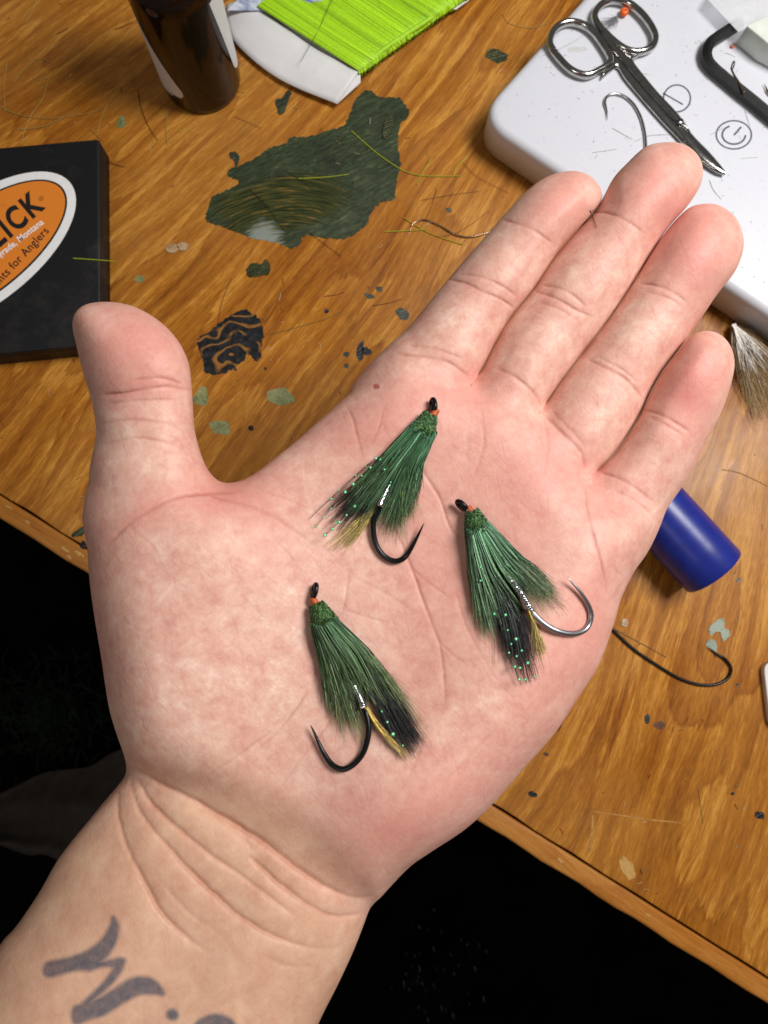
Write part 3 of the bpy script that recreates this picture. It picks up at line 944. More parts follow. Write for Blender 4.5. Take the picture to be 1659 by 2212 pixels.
def build_fly(seed, eye, collar, head, head_r, headdir, tufts, tinsel, hook, wire, hookh, dots, flashlines, label, tailpts, greens):
    r = np.random.default_rng(seed)
    base = on_hand(head[0], head[1], 0)
    f = empty('fishing_fly', base)
    tag(f, label, 'fishing fly', 'green hair flies lying on the palm')
    # hook: bend and point, then the shank under the body, then the eye
    sh = [hook[0], ((hook[0][0]+tinsel[0][0])/2, (hook[0][1]+tinsel[0][1])/2), tinsel[0], head, collar, eye[1]]
    path = hook_path(list(reversed(hook)) + sh[1:], list(reversed(hookh)) + [0.0018, 0.0018, 0.0022, 0.0022, 0.0021])
    n = len(path); t = np.linspace(0, 1, n)
    R = 0.00066
    npt = 6*4
    rad = np.full(n, R); k = np.arange(n)
    rad = np.where(k < npt, R*np.clip(0.06+0.94*(k/npt)**0.75, 0, 1), R)
    m = MB(); m.add(*tube(path, rad, 10))
    e0, e1 = on_hand(*eye[0], 0.0021), on_hand(*eye[1], 0.0021)
    c = (e0+e1)/2; ax = (e0-e1)/2; L = np.linalg.norm(ax); ax /= L
    side = np.cross(ax, [0, 0, 1]); side /= np.linalg.norm(side)
    sd = (side*0.45+np.array([0, 0, 0.9])); sd /= np.linalg.norm(sd)
    a = np.arange(20)*2*math.pi/20
    ring = c+ax*(np.cos(a)*L*1.0)[:, None]+sd*(np.sin(a)*0.00085)[:, None]
    hk = m.build('hook', wire, f)
    me_ = MB(); me_.add(*tube(ring, 0.00058, 8, closed=True, up=side)); me_.add(*tube(np.array([e1*0.6+on_hand(*collar, 0.0021)*0.4, e1, c]), 0.00068, 8)); me_.build('hook_eye', BLACK_WIRE, hk)
    # thread collar
    cc = on_hand(*collar, 0.0021); hc = on_hand(*head, 0.0022)
    d = hc-cc; d /= np.linalg.norm(d)
    cp = np.linspace(0, 1, 14)
    cpath = cc+d[None, :]*(cp[:, None]*0.0026-0.0012)
    mm = MB(); mm.add(*tube(cpath, 0.00074+0.00008*np.sin(cp*40)+0.00030*cp, 12)); mm.build('thread_collar', THREAD_OR, f)
    # tinsel body
    tp = np.array([on_hand(*curve_at(tinsel, s), h) for s, h in zip(np.linspace(0, 1, 26), np.linspace(0.0034, 0.0024, 26))])
    mt = MB(); mt.add(*tube(tp, (0.00080+0.00016*np.sin(np.linspace(0, 1, 26)*75))*np.linspace(1, 0.55, 26), 10)); mt.build('tinsel_body', TINSEL, f)
    # head: a core of packed hair bristling with cut ends
    hd = np.array(headdir, float); hd /= np.linalg.norm(hd); hn = np.array([-hd[1], hd[0]])
    mh = MB(); N = 14
    core = []
    st = []
    def head_pt(u, v, k=1.0):        # u along the head, v round it
        wid = head_r*(0.52+0.62*u-0.12*u*u)*k
        q = np.array(head)+hd*(u-0.5)*head_r*1.75
        off = hn*math.cos(v)*wid
        return q+off, 0.0020+math.sin(v)*wid*0.000118*0.95
    for i in range(N+1):
        u = i/N
        k = math.sqrt(max(0.0, 1-(abs(2*u-1))**6))*0.98+0.02
        for j in range(20):
            v = j/20*2*math.pi
            (q, h) = head_pt(u, v, k*0.96)
            core.append(on_hand(q[0], q[1], max(h, 0.0002)))
    F = []
    for i in range(N):
        for j in range(20):
            F.append((i*20+j, i*20+(j+1) % 20, (i+1)*20+(j+1) % 20, (i+1)*20+j))
    F.append(tuple(range(20))); F.append(tuple(N*20+j for j in range(19, -1, -1)))
    hm = mesh_obj('head', core, F, HEADM, f)
    for _ in range(620):
        u = r.random(); v = r.uniform(-0.25, math.pi+0.25)
        q0, h0 = head_pt(u, v, 0.86); q1, h1 = head_pt(u+r.normal(0.05, 0.05), v+r.normal(0, 0.16), r.uniform(0.98, 1.12))
        c0 = np.array(greens[r.integers(len(greens))][0])*r.uniform(0.5, 1.7)*np.array([1.25, 1.05, 0.8])
        st.append(([on_hand(*q0, max(h0, 0.0002)), on_hand(*((q0+q1)/2+r.normal(0, 1, 2)), max((h0+h1)/2, 0.0002)), on_hand(*q1, max(h1, 0.0002))], 0.00011, 0.00009, c0*0.7, c0*1.2))
    V, F, Cc = strand_mesh(st); o = mesh_obj('clipped_hair', V, F, HAIR, f, True, Cc); o['kind'] = 'stuff'
    # the tufts; first the dark hair under the wing
    gw = [kw for nm, kw in tufts if nm == 'green_wing'][0]
    under = dict(gw); under.update(count=260, hb=gw['hb']*0.55, hm=gw['hm']*0.5, ht=gw['ht']*0.5, cols=[((0.006, 0.014, 0.007), (0.010, 0.014, 0.008))], lenvar=(0.35, 0.8), clump=0)
    V, F, Cc = strand_mesh(tuft(r, **under)); o = mesh_obj('dark_underwing', V, F, HAIR, f, True, Cc); o['kind'] = 'stuff'
    for nm, kw in tufts:
        V, F, Cc = strand_mesh(tuft(r, **kw)); o = mesh_obj(nm, V, F, HAIR, f, True, Cc); o['kind'] = 'stuff'
    # flash: dark fine strands, their glints added as green discs tilted to the lamp
    fs = []
    for ln in flashlines:
        p = spline([(x, y, h) for (x, y), h in zip(ln, np.linspace(0.0036, 0.0014, len(ln)))], 5)
        fs.append(([on_hand(x, y, h) for x, y, h in p], 0.00011, 0.00008, (0.02, 0.05, 0.035), (0.06, 0.075, 0.065)))
    if fs:
        V, F, Cc = strand_mesh(fs); mesh_obj('flash_strand', V, F, HAIR, f, True, Cc)
    md = MB()
    for (x, y) in dots:
        c = on_hand(x, y, 0.0042 if r.random() < 0.99 else 0.003)
        sz = r.uniform(0.00020, 0.00046)
        a = np.arange(8)*math.pi/4
        tilt = np.array([r.normal(0.30, 0.14), r.normal(0.19, 0.14), 1.0]); tilt /= np.linalg.norm(tilt)
        s = np.cross(tilt, [1, 0, 0]); s /= np.linalg.norm(s); u = np.cross(tilt, s)
        ringp = c+sz*(np.cos(a)[:, None]*s+np.sin(a)[:, None]*u)
        V = np.concatenate([ringp+tilt*0.00004, ringp-tilt*0.00010, [c+tilt*0.00012]])
        F = [(k, (k+1) % 8, 16) for k in range(8)]+[(k+8, (k+1) % 8+8, (k+1) % 8, k) for k in range(8)]+[tuple(range(15, 7, -1))]
        md.add(V, F)
    o = md.build('flash_glints', FLASH, f); o['kind'] = 'stuff'
    return f

ht = NT('packed_green_hair')
hv = ht.coords()
ht.base(ht.ramp(ht.noise(hv, 2200, 3), [(0.3, (0.018, 0.055, 0.017)), (0.5, (0.06, 0.15, 0.045)), (0.72, (0.20, 0.30, 0.09))]))
ht.set(Roughness=0.8); ht.bump(ht.noise(hv, 1800, 3), 1.0, 0.0006)
HEADM = ht.m

zA = lambda pts: [(630.4+.2*x, 829.5+.2*y) for x, y in pts]
zB = lambda pts: [(929+.24*x, 1028.6+.24*y) for x, y in pts]
zC = lambda pts: [(597.2+.22*x, 1227.7+.22*y) for x, y in pts]

build_fly(1, zA([(1520,165),(1535,290)]), zA([(1538,318)])[0], zA([(1452,425)])[0], 28, (-0.42, 0.9),
    [('black_wing', dict(base=zA([(1330,450),(1420,540)]), mid=zA([(860,960),(1130,1060)]), tips=zA([(370,1350),(430,1470),(600,1520),(800,1480),(900,1400)]), count=420, hb=.0034, hm=.0026, ht=.0014, rad=.00009, cols=BLACK, lenvar=(0.6, 1.14), fray=9)),
     ('yellow_tail', dict(base=zA([(980,1250),(1000,1290)]), mid=zA([(780,1400),(860,1460)]), tips=zA([(380,1700),(450,1800),(560,1800),(650,1700)]), count=150, hb=.0022, hm=.0016, ht=.0010, rad=.00008, cols=YELLOW, lenvar=(0.55, 1.08), fray=6)),
     ('green_wing', dict(base=zA([(1310,420),(1360,500),(1440,560),(1520,560),(1560,520)]), mid=zA([(950,790),(1080,860),(1230,900),(1330,900),(1430,850)]), tips=zA([(650,1120),(600,1400),(800,1420),(1000,1560),(1080,1600),(1220,1450),(1320,1270)]), count=720, hb=.0052, hm=.0048, ht=.0020, rad=.00013, cols=GREEN, lenvar=(0.58, 1.08), clump=30, fray=7)),
     ('pale_hair_ends', dict(base=zA([(1330,620),(1450,640)]), mid=zA([(1080,1150),(1340,1080)]), tips=zA([(980,1580),(1120,1640),(1280,1480),(1340,1350)]), count=260, hb=.0042, hm=.0034, ht=.0016, rad=.00006, cols=TIPGREEN, lenvar=(0.7, 1.22), clump=12, fray=10))],
    zA([(950,1320),(985,1230),(1050,1090),(1075,1030)]), zA([(940,1340),(890,1450),(882,1600),(918,1750),(1000,1860),(1110,1912),(1210,1880),(1280,1790),(1340,1680),(1385,1590),(1425,1505)]), BLACK_WIRE,
    [.0020,.0016,.0013,.0010,.0009,.0009,.0010,.0011,.0013,.0016,.0020],
    zA([(910,800),(955,815),(800,890),(850,900),(690,985),(755,990),(1000,920),(1090,800),(665,1080),(510,1145),(580,1165),(425,1240),(425,1345),(680,1320),(590,1415),(345,1440),(475,1500),(510,1490),(440,1565),(360,1630),(260,1540),(1070,1060),(1050,1100),(990,1210)]),
    [zA([(1180,700),(910,805),(690,985),(510,1150),(330,1320),(200,1450)]), zA([(1180,720),(950,820),(750,995),(580,1170),(425,1345),(260,1540)]), zA([(1200,750),(1000,920),(850,1120),(680,1320),(510,1490),(360,1635)]), zA([(1100,760),(800,890),(600,1090),(425,1240)])],
    'green hair fly nearest the fingers, black hook bend pointing to the little finger', None, GREEN)

build_fly(2, zB([(245,228),(325,300)]), zB([(362,312)])[0], zB([(405,400)])[0], 28, (0.30, 0.95),
    [('black_wing', dict(base=zB([(400,480),(480,480)]), mid=zB([(560,1000),(760,1000)]), tips=zB([(660,1560),(760,1680),(880,1780),(960,1740)]), count=440, hb=.0034, hm=.0026, ht=.0014, rad=.00009, cols=BLACK, lenvar=(0.6, 1.12), fray=9)),
     ('yellow_tail', dict(base=zB([(870,1190),(905,1190)]), mid=zB([(920,1330),(960,1360)]), tips=zB([(960,1640),(1010,1640),(1050,1560)]), count=110, hb=.0026, hm=.0020, ht=.0012, rad=.00008, cols=YELLOW, lenvar=(0.6, 1.1), fray=5)),
     ('green_wing', dict(base=zB([(315,470),(380,500),(450,480),(510,400)]), mid=zB([(345,860),(480,900),(640,820),(800,690)]), tips=zB([(420,1280),(560,1420),(650,1300),(830,1250),(900,1000),(1080,1110),(1110,960)]), count=700, hb=.0052, hm=.0046, ht=.0020, rad=.00013, cols=GREEN, lenvar=(0.6, 1.08), clump=30, fray=7)),
     ('pale_hair_ends', dict(base=zB([(480,620),(620,600)]), mid=zB([(800,880),(880,800)]), tips=zB([(960,1180),(1150,1180),(1130,980)]), count=200, hb=.0040, hm=.0032, ht=.0014, rad=.00006, cols=TIPGREEN, lenvar=(0.7, 1.22), clump=10, fray=10)),
     ('pale_hair_edge', dict(base=zB([(330,560),(380,560)]), mid=zB([(360,960),(440,980)]), tips=zB([(430,1330),(580,1450)]), count=120, hb=.0036, hm=.0028, ht=.0012, rad=.00006, cols=TIPGREEN, lenvar=(0.7, 1.22), clump=8, fray=10))],
    zB([(905,1200),(820,1060),(720,930),(645,810)]), zB([(930,1235),(1020,1322),(1130,1387),(1250,1416),(1350,1405),(1420,1352),(1448,1250),(1420,1150),(1350,1040),(1290,970),(1240,910)]), GREY_WIRE,
    [.0020,.0016,.0013,.0011,.0010,.0010,.0011,.0012,.0014,.0016,.0020],
    zB([(455,820),(455,940),(700,1385),(775,1465),(730,1510),(710,1590),(780,1620),(825,1570),(880,1680),(765,1715),(810,1725),(860,1830),(805,1830),(940,1800),(580,1240),(680,1250)]),
    [zB([(600,1000),(700,1385),(730,1510),(765,1715),(820,1880)]), zB([(650,1050),(775,1465),(810,1725),(870,1860)]), zB([(700,1050),(825,1570),(880,1680),(945,1835)]), zB([(590,1050),(680,1400),(710,1590),(805,1840)])],
    'green hair fly by the little finger side, its grey steel hook shining', None, GREEN)

build_fly(3, zC([(388,158),(358,285)]), zC([(375,330)])[0], zC([(435,445)])[0], 29, (0.42, 0.9),
    [('black_wing', dict(base=zC([(480,560),(580,520)]), mid=zC([(900,1180),(1080,1120)]), tips=zC([(1130,1700),(1230,1790),(1320,1800),(1420,1740),(1400,1640)]), count=480, hb=.0034, hm=.0028, ht=.0016, rad=.00009, cols=BLACK, lenvar=(0.7, 1.08), fray=8)),
     ('yellow_tail', dict(base=zC([(860,1370),(900,1380)]), mid=zC([(1000,1570),(1040,1570)]), tips=zC([(1200,1810),(1270,1840),(1300,1800)]), count=130, hb=.0026, hm=.0020, ht=.0014, rad=.00008, cols=YELLOW, lenvar=(0.7, 1.08), fray=5)),
     ('green_wing', dict(base=zC([(335,540),(400,580),(480,560),(570,480)]), mid=zC([(430,960),(600,940),(760,880),(900,800)]), tips=zC([(530,1380),(640,1500),(800,1460),(900,1260),(1060,1360),(1180,1380),(1240,1280)]), count=780, hb=.0054, hm=.0048, ht=.0026, rad=.00013, cols=OLIVE_GREEN, lenvar=(0.6, 1.08), clump=30, fray=7)),
     ('pale_hair_ends', dict(base=zC([(420,760),(640,760)]), mid=zC([(520,1180),(760,1180)]), tips=zC([(560,1460),(640,1600),(860,1640),(860,1500)]), count=280, hb=.0040, hm=.0032, ht=.0014, rad=.00006, cols=TIPGREEN, lenvar=(0.7, 1.22), clump=12, fray=10)),
     ('pale_hair_edge', dict(base=zC([(680,680),(760,680)]), mid=zC([(960,940),(1040,960)]), tips=zC([(1330,1300),(1440,1620)]), count=70, hb=.0036, hm=.0028, ht=.0012, rad=.00006, cols=TIPGREEN, lenvar=(0.6, 1.22), clump=6, fray=10))],
    zC([(855,1375),(830,1290),(780,1190),(740,1100)]), zC([(880,1420),(906,1560),(890,1700),(840,1830),(750,1930),(650,1972),(550,1930),(470,1820),(410,1700),(365,1600),(335,1540)]), BLACK_WIRE,
    [.0020,.0016,.0013,.0010,.0009,.0009,.0010,.0011,.0013,.0016,.0020],
    zC([(1035,1405),(1090,1510),(1145,1630),(1240,1740)]),
    [zC([(900,1200),(1035,1405),(1090,1510),(1145,1630),(1240,1745)])],
    'olive green fly nearest the wrist with a bright orange thread collar', None, OLIVE_GREEN)
# ================================================================== paint and wear on the bench
def paint_material(name, lo, hi, scale=500, ang=0.0, aniso=6.0, rough=0.45, streak=0.5, third=None):
    t = NT(name)
    v = t.coords(rot=(0, 0, ang), scale=(1, aniso, 1))
    n = t.noise(v, scale, 4, 0.65); n2 = t.noise(t.coords(), 90, 3)
    f = t.math('ADD', t.math('MULTIPLY', n, streak), t.math('MULTIPLY', n2, 1-streak))
    st = [(0.40, lo), (0.56, hi)]
    if third: st.append((0.68, third))
    t.base(t.ramp(f, st)); t.set(Roughness=rough)
    t.bump(n, 0.8, 0.0004)
    return t.m
PG = paint_material('dark_green_paint', (0.008, 0.013, 0.007), (0.034, 0.044, 0.019), 170, -0.55, 6, 0.42, 0.85, (0.095, 0.115, 0.070))
PG2 = paint_material('olive_green_paint', (0.011, 0.016, 0.004), (0.038, 0.046, 0.012), 110, -0.30, 11, 0.30, 0.9, (0.10, 0.085, 0.025))
PGREY = paint_material('grey_green_paint', (0.10, 0.12, 0.10), (0.26, 0.29, 0.25), 150, -0.3, 5, 0.4)
def scraped_black():
    t = NT('scraped_black_paint')
    org = np.array(wloc(bench)); c = P(132.7+.52*690, 597.3+.52*330, 0.0)-org
    tc = t.node('ShaderNodeTexCoord'); v = tc.outputs['Object']
    ns = t.noise(v, 55, 2, 0.5, out='Color')
    s0 = t.node('ShaderNodeVectorMath', operation='SUBTRACT'); t.link(ns, s0.inputs[0]); s0.inputs[1].default_value = (0.5, 0.5, 0.5)
    sc = t.node('ShaderNodeVectorMath', operation='SCALE'); sc.inputs['Scale'].default_value = 0.021; t.link(s0.outputs[0], sc.inputs[0])
    ad = t.node('ShaderNodeVectorMath', operation='ADD'); t.link(v, ad.inputs[0]); t.link(sc.outputs[0], ad.inputs[1])
    mp = t.node('ShaderNodeMapping'); mp.vector_type = 'TEXTURE'; mp.inputs['Location'].default_value = tuple(c); mp.inputs['Rotation'].default_value = (0, 0, 0.45); mp.inputs['Scale'].default_value = (1.9, 1.0, 1)
    t.link(ad.outputs[0], mp.inputs['Vector'])
    ln = t.node('ShaderNodeVectorMath', operation='LENGTH'); t.link(mp.outputs[0], ln.inputs[0])
    ring = t.math('FRACT', t.math('MULTIPLY', ln.outputs['Value'], 230.0))
    gap = t.ramp(ring, [(0.0, (1, 1, 1)), (0.16, (0.9, 0.9, 0.9)), (0.28, (0, 0, 0)), (1.0, (0, 0, 0))])
    gap = t.math('MULTIPLY', gap, t.ramp(t.noise(v, 120, 3), [(0.36, (0, 0, 0)), (0.48, (1, 1, 1))]))
    col = t.ramp(t.noise(v, 400, 4), [(0.4, (0.004, 0.004, 0.005)), (0.6, (0.018, 0.018, 0.019)), (0.74, (0.06, 0.056, 0.05))])
    t.base(t.mix(gap, col, (0.30, 0.125, 0.022))); t.set(Roughness=0.38)
    t.bump(ring, 0.35, 0.0003)
    return t.m
PBS = scraped_black()
PB = paint_material('black_paint', (0.004, 0.004, 0.005), (0.018, 0.018, 0.019), 160, -0.6, 5, 0.33, 0.75, (0.06, 0.055, 0.05))
PO = paint_material('olive_fleck_paint', (0.12, 0.135, 0.05), (0.28, 0.29, 0.12), 500, 0.6, 3, 0.5)
PT = paint_material('teal_paint', (0.16, 0.22, 0.17), (0.30, 0.35, 0.27), 600, 0, 1.5, 0.5)
PW = paint_material('bare_wood_scuff', (0.36, 0.17, 0.035), (0.55, 0.33, 0.10), 300, 0.9, 6, 0.7)
PW2 = paint_material('fine_scratch', (0.30, 0.12, 0.018), (0.48, 0.24, 0.05), 400, 0.9, 3, 0.6)
PBR = paint_material('brown_stain', (0.05, 0.014, 0.004), (0.11, 0.035, 0.008), 300, 0, 1, 0.5)
PCL = paint_material('dried_glue', (0.26, 0.13, 0.045), (0.46, 0.31, 0.19), 300, 0, 1, 0.25)

def ragged(pts, amp=3.0, n=8, seed=0, closed=True):
    r = np.random.default_rng(seed)
    p = spline(pts, n, True)
    d = np.roll(p, -1, 0)-np.roll(p, 1, 0); nr = np.stack([-d[:, 1], d[:, 0]], 1); nr /= np.linalg.norm(nr, axis=1)[:, None]+1e-9
    j = r.normal(0, 1, len(p)); j = 0.7*j+0.3*np.roll(j, 1)
    return p+nr*(j*amp)[:, None]

def patch(name, pts, mat, z=0.0005, amp=2.5, n=6, seed=0, label=None, z0=0.0, holes=False):
    """a thin dried skin of paint with a ragged rim, standing a fraction of a millimetre proud"""
    p = ragged(pts, amp, n, seed)
    w = P(p[:, 0], p[:, 1], 0.0)
    V, F = prism(w, z0-0.0002, z0+z)
    o = mesh_obj(name, V, F, mat, bench, smooth=False)
    if label: o['label'] = label
    return o
q4 = lambda pts: [(398+.44*x, 166+.44*y) for x, y in pts]
q3 = lambda pts: [(132.7+.52*x, 597.3+.52*y) for x, y in pts]
def smear_material():
    """brushed dark green with a lobe of curved olive strokes that lets the wood show through"""
    t = NT('smeared_green_paint')
    org = np.array(wloc(bench))
    def pt(x, y): w = P(*q4([(x, y)])[0], 0.0)-org; return w
    tc = t.node('ShaderNodeTexCoord'); v = tc.outputs['Object']
    # straight brush marks over the wide part
    vb = t.coords(rot=(0, 0, -0.50))
    def st(sc):
        mp = t.node('ShaderNodeMapping'); mp.inputs['Scale'].default_value = sc; t.link(vb, mp.inputs['Vector']); return mp.outputs[0]
    n1 = t.noise(st((170, 900, 1)), 1.0, 4, 0.65, 0.8); n2 = t.noise(v, 60, 4, 0.6); n3 = t.noise(st((420, 1600, 1)), 1.0, 2, 0.6, 0.6)
    f = t.math('ADD', t.math('MULTIPLY', n1, 0.55), t.math('ADD', t.math('MULTIPLY', n2, 0.25), t.math('MULTIPLY', n3, 0.2)))
    wide = t.ramp(f, [(0.36, (0.008, 0.012, 0.006)), (0.48, (0.024, 0.036, 0.013)), (0.56, (0.044, 0.060, 0.024)), (0.66, (0.115, 0.140, 0.078))])
    # curved strokes: rings about a point below the lobe
    c = pt(520, 1180)
    sub = t.node('ShaderNodeVectorMath', operation='SUBTRACT'); t.link(v, sub.inputs[0]); sub.inputs[1].default_value = tuple(c)
    sx = t.node('ShaderNodeSeparateXYZ'); t.link(sub.outputs[0], sx.inputs[0])
    rad = t.math('SQRT', t.math('ADD', t.math('MULTIPLY', sx.outputs[0], sx.outputs[0]), t.math('MULTIPLY', sx.outputs[1], sx.outputs[1])))
    ang = t.math('ARCTAN2', sx.outputs[1], sx.outputs[0])
    cb = t.node('ShaderNodeCombineXYZ'); t.link(t.math('MULTIPLY', rad, 1150.0), cb.inputs[0]); t.link(t.math('MULTIPLY', ang, 4.0), cb.inputs[1])
    s1 = t.noise(cb.outputs[0], 1.0, 3, 0.6, 0.3)
    lobe = t.ramp(s1, [(0.34, (0.010, 0.014, 0.004)), (0.46, (0.030, 0.036, 0.009)), (0.58, (0.060, 0.064, 0.018)), (0.66, (0.21, 0.105, 0.018)), (0.72, (0.16, 0.17, 0.11))])
    # where the lobe lies
    lc, la, lb = pt(480, 620), pt(820, 560), pt(470, 470)
    mp = t.node('ShaderNodeMapping'); mp.vector_type = 'TEXTURE'
    d = la-lc
    mp.inputs['Location'].default_value = tuple(lc); mp.inputs['Rotation'].default_value = (0, 0, math.atan2(d[1], d[0]))
    mp.inputs['Scale'].default_value = (float(np.linalg.norm(d)), float(np.linalg.norm(lb-lc)), 1)
    t.link(v, mp.inputs['Vector'])
    ln = t.node('ShaderNodeVectorMath', operation='LENGTH'); t.link(mp.outputs[0], ln.inputs[0])
    e = t.math('ADD', ln.outputs['Value'], t.math('MULTIPLY', t.math('SUBTRACT', t.noise(cb.outputs[0], 0.5, 3), 0.5), 0.9))
    mask = t.ramp(e, [(0.80, (1, 1, 1)), (1.0, (0, 0, 0))])
    col = t.mix(mask, wide, lobe)
    # pale dried rim at the lower left
    rc = pt(390, 792)
    dv = t.node('ShaderNodeVectorMath', operation='DISTANCE'); t.link(v, dv.inputs[0]); dv.inputs[1].default_value = tuple(rc)
    rim = t.ramp(t.math('ADD', t.math('MULTIPLY', dv.outputs['Value'], 70.0), t.math('MULTIPLY', t.math('SUBTRACT', s1, 0.5), 1.3)), [(0.35, (1, 1, 1)), (0.62, (0, 0, 0))])
    col = t.mix(t.math('MULTIPLY', rim, 0.8), col, (0.27, 0.30, 0.26))
    t.base(col)
    t.set(Specular_IOR_Level=0.4)
    t.link(t.ramp(mask, [(0.0, (0.5, 0.5, 0.5)), (1.0, (0.30, 0.30, 0.30))]), t.b.inputs['Roughness'])
    t.bump(t.math('ADD', t.math('MULTIPLY', n1, 0.6), t.math('MULTIPLY', s1, 0.6)), 0.55, 0.0003)
    return t.m
patch('paint_smear', q4([(910,65),(960,100),(1050,105),(1100,160),(1090,210),(1060,230),(1050,330),(1060,440),(1040,520),(1030,600),(960,620),(910,680),(890,730),(800,790),(700,795),(600,780),(540,840),(430,810),(330,790),(200,740),(110,705),(120,640),(140,590),(190,565),(270,520),(222,492),(215,462),(290,430),(370,385),(420,350),(500,325),(520,300),(620,290),(690,270),(790,230),(830,130),(860,90)]), smear_material(), 0.00012, 1.7, 12, 1, 'large dark green dried paint smear')
patch('paint_drop', q4([(225,375),(250,370),(270,395),(265,430),(255,445),(245,410),(228,400)]), PG, 0.0004, 0.8, 4, 4)
patch('paint_drop', q4([(450,120),(480,105),(510,70),(525,85),(505,130),(490,175),(465,185),(460,155)]), PG, 0.0006, 0.8, 4, 5)
patch('paint_drop', q4([(310,940),(340,915),(380,920),(400,900),(425,930),(415,970),(380,975),(320,985),(308,960)]), PG2, 0.0006, 0.8, 4, 6)
patch('paint_drop', q4([(1000,195),(1030,180),(1020,260),(985,310),(975,270)]), PG2, 0.0009, 0.8, 4, 7)
patch('paint_smear', q3([(565,275),(620,220),(690,170),(760,138),(812,170),(836,220),(830,330),(805,352),(775,322),(760,345),(735,365),(680,400),(600,402),(588,345)]), PBS, 0.00012, 1.8, 10, 8, 'black dried paint smear scraped in curls')
drops = [((603,856), 34, 19, 0.1, PO), ((476,925), 24, 17, 0.3, PO), ((434,858), 18, 22, 0.2, PO), ((1076,122), 27, 15, 0.1, PG2), ((870,680), 20, 12, 0.6, PG), ((778,760), 9, 22, 0.2, PB), ((792,758), 12, 9, 0.5, PB), ((705,672), 6, 5, 0, PB), ((748,765), 8, 7, 0, PG), ((748,790), 7, 6, 0.4, PG), ((800,640), 12, 6, 0.3, PG), ((820,625), 8, 5, 0.2, PG), ((542,925), 6, 6, 0, PB), ((573,796), 3, 4, 0, PB), ((508,798), 4, 4, 0, PB), ((302,602), 12, 10, 0.5, PO), ((262,265), 11, 14, 0.2, PO), ((970,454), 8, 6, 0.3, PG), ((1398,1552), 6, 12, 0.1, PB), ((1424,1566), 13, 9, 0.2, PBR), ((205,1040), 7, 26, 0.1, PG), ((172,1150), 24, 9, -0.5, PG), ((180,1178), 7, 13, 0.2, PB), ((1582,1714), 5, 4, 0, PB), ((1640,1760), 10, 9, 0.6, PB), ((1180,1630), 6, 4, 0.6, PBR), ((1318,8), 12, 5, 0.5, PG), ((1300,6), 5, 11, 0.3, PG), ((1180,118), 5, 3, 0, PB), ((1255,1215), 6, 4, 0, PB), ((1596,1254), 7, 4, -0.4, PB), ((1594,1480), 4, 4, 0, PB), ((1150,1715), 9, 7, 0.3, PB)]
for i, ((x, y), a, b, an, mt) in enumerate(drops):
    r = np.random.default_rng(50+i); k = 13 if a > 10 else 9
    th = np.arange(k)/k*2*math.pi
    rad = r.uniform(0.6, 1.2, k); rad = 0.6*rad+0.4*np.roll(rad, 1)
    c, s = math.cos(an), math.sin(an)
    pts = [(x+a*q*math.cos(t)*c-b*q*math.sin(t)*s, y+a*q*math.cos(t)*s+b*q*math.sin(t)*c) for t, q in zip(th, rad)]
    patch('paint_drop', pts, mt, 0.00010, min(1.2, a*0.08), 4, 60+i)
# the ring of teal paint by the black hook
q9 = lambda pts: [(1327.2+.21*x, 1194.5+.21*y) for x, y in pts]
patch('paint_drop', q9([(970,770),(1040,700),(1100,665),(1135,710),(1130,770),(1180,800),(1175,860),(1110,905),(1095,820),(1040,810),(1000,850),(980,830)]), PT, 0.0003, 1.0, 4, 90, 'chipped pale teal paint by the black hook')
patch('paint_drop', q9([(935,950),(980,890),(1030,900),(1055,960),(1040,1020),(1000,990)]), PT, 0.0003, 0.8, 4, 91)
for i, (pts, am) in enumerate([([(1336,1860),(1350,1850),(1366,1866),(1372,1890),(1360,1900),(1344,1882)], 1.4), ([(1279,1768),(1283,1766),(1281,1800),(1277,1836),(1274,1834)], 0.9), ([(1290,1753),(1400,1768),(1470,1776),(1469,1778),(1395,1771),(1290,1755)], 0.5)]):
    patch('scuff', pts, PW if i == 0 else PW2, 0.00006, am, 5, 110+i)
for i, (x, y, a, b) in enumerate([(140,1186,9,4), (150,1203,5,4), (172,1196,10,4), (20,1096,8,3), (60,1128,6,3), (1210,1858,7,3), (1400,1976,6,3)]):
    th = np.arange(9)/9*2*math.pi
    patch('chip', [(x+a*math.cos(t), y+b*math.sin(t)+0.6*a*math.cos(t)) for t in th], PW, 0.00006, 1.0, 4, 160+i, z0=0.0002)
for i, (x, y, a, b) in enumerate([(372,537,14,10), (396,533,13,9), (1349,1345,7,9)]):
    th = np.arange(9)/9*2*math.pi
    patch('glue_drop', [(x+a*math.cos(t), y+b*math.sin(t)) for t in th], PCL, 0.0005, 0.6, 4, 130+i)

# ================================================================== amber bottle
GLASS = NT('amber_glass'); GLASS.set(Roughness=0.14, Transmission_Weight=0.15, IOR=1.45)
GLASS.base(GLASS.ramp(GLASS.noise(GLASS.coords(), 40, 3), [(0.3, (0.008, 0.0034, 0.001)), (0.7, (0.015, 0.006, 0.0015))]))
LABEL = plain('paper_label', (0.66, 0.66, 0.67), 0.5, 0, 0.05)
CAPB = plain('black_cap_plastic', (0.012, 0.012, 0.013), 0.4)
bc = P(438, 174, 0.0)
bottle = empty('bottle', bc); tag(bottle, 'dark amber glass bottle with a white wraparound label', 'bottle')
br = 0.0182
V, F = lathe([(0.0, 0.0012), (br*0.80, 0.0006), (br*0.92, 0.0), (br*0.985, 0.0012), (br, 0.0035), (br, 0.055), (br*0.985, 0.0575), (br*0.93, 0.0605), (br*0.80, 0.064), (br*0.62, 0.0665), (br*0.52, 0.069), (br*0.50, 0.078), (0.0, 0.078)], bc, 72)
mesh_obj('glass', V, F, GLASS.m, bottle)
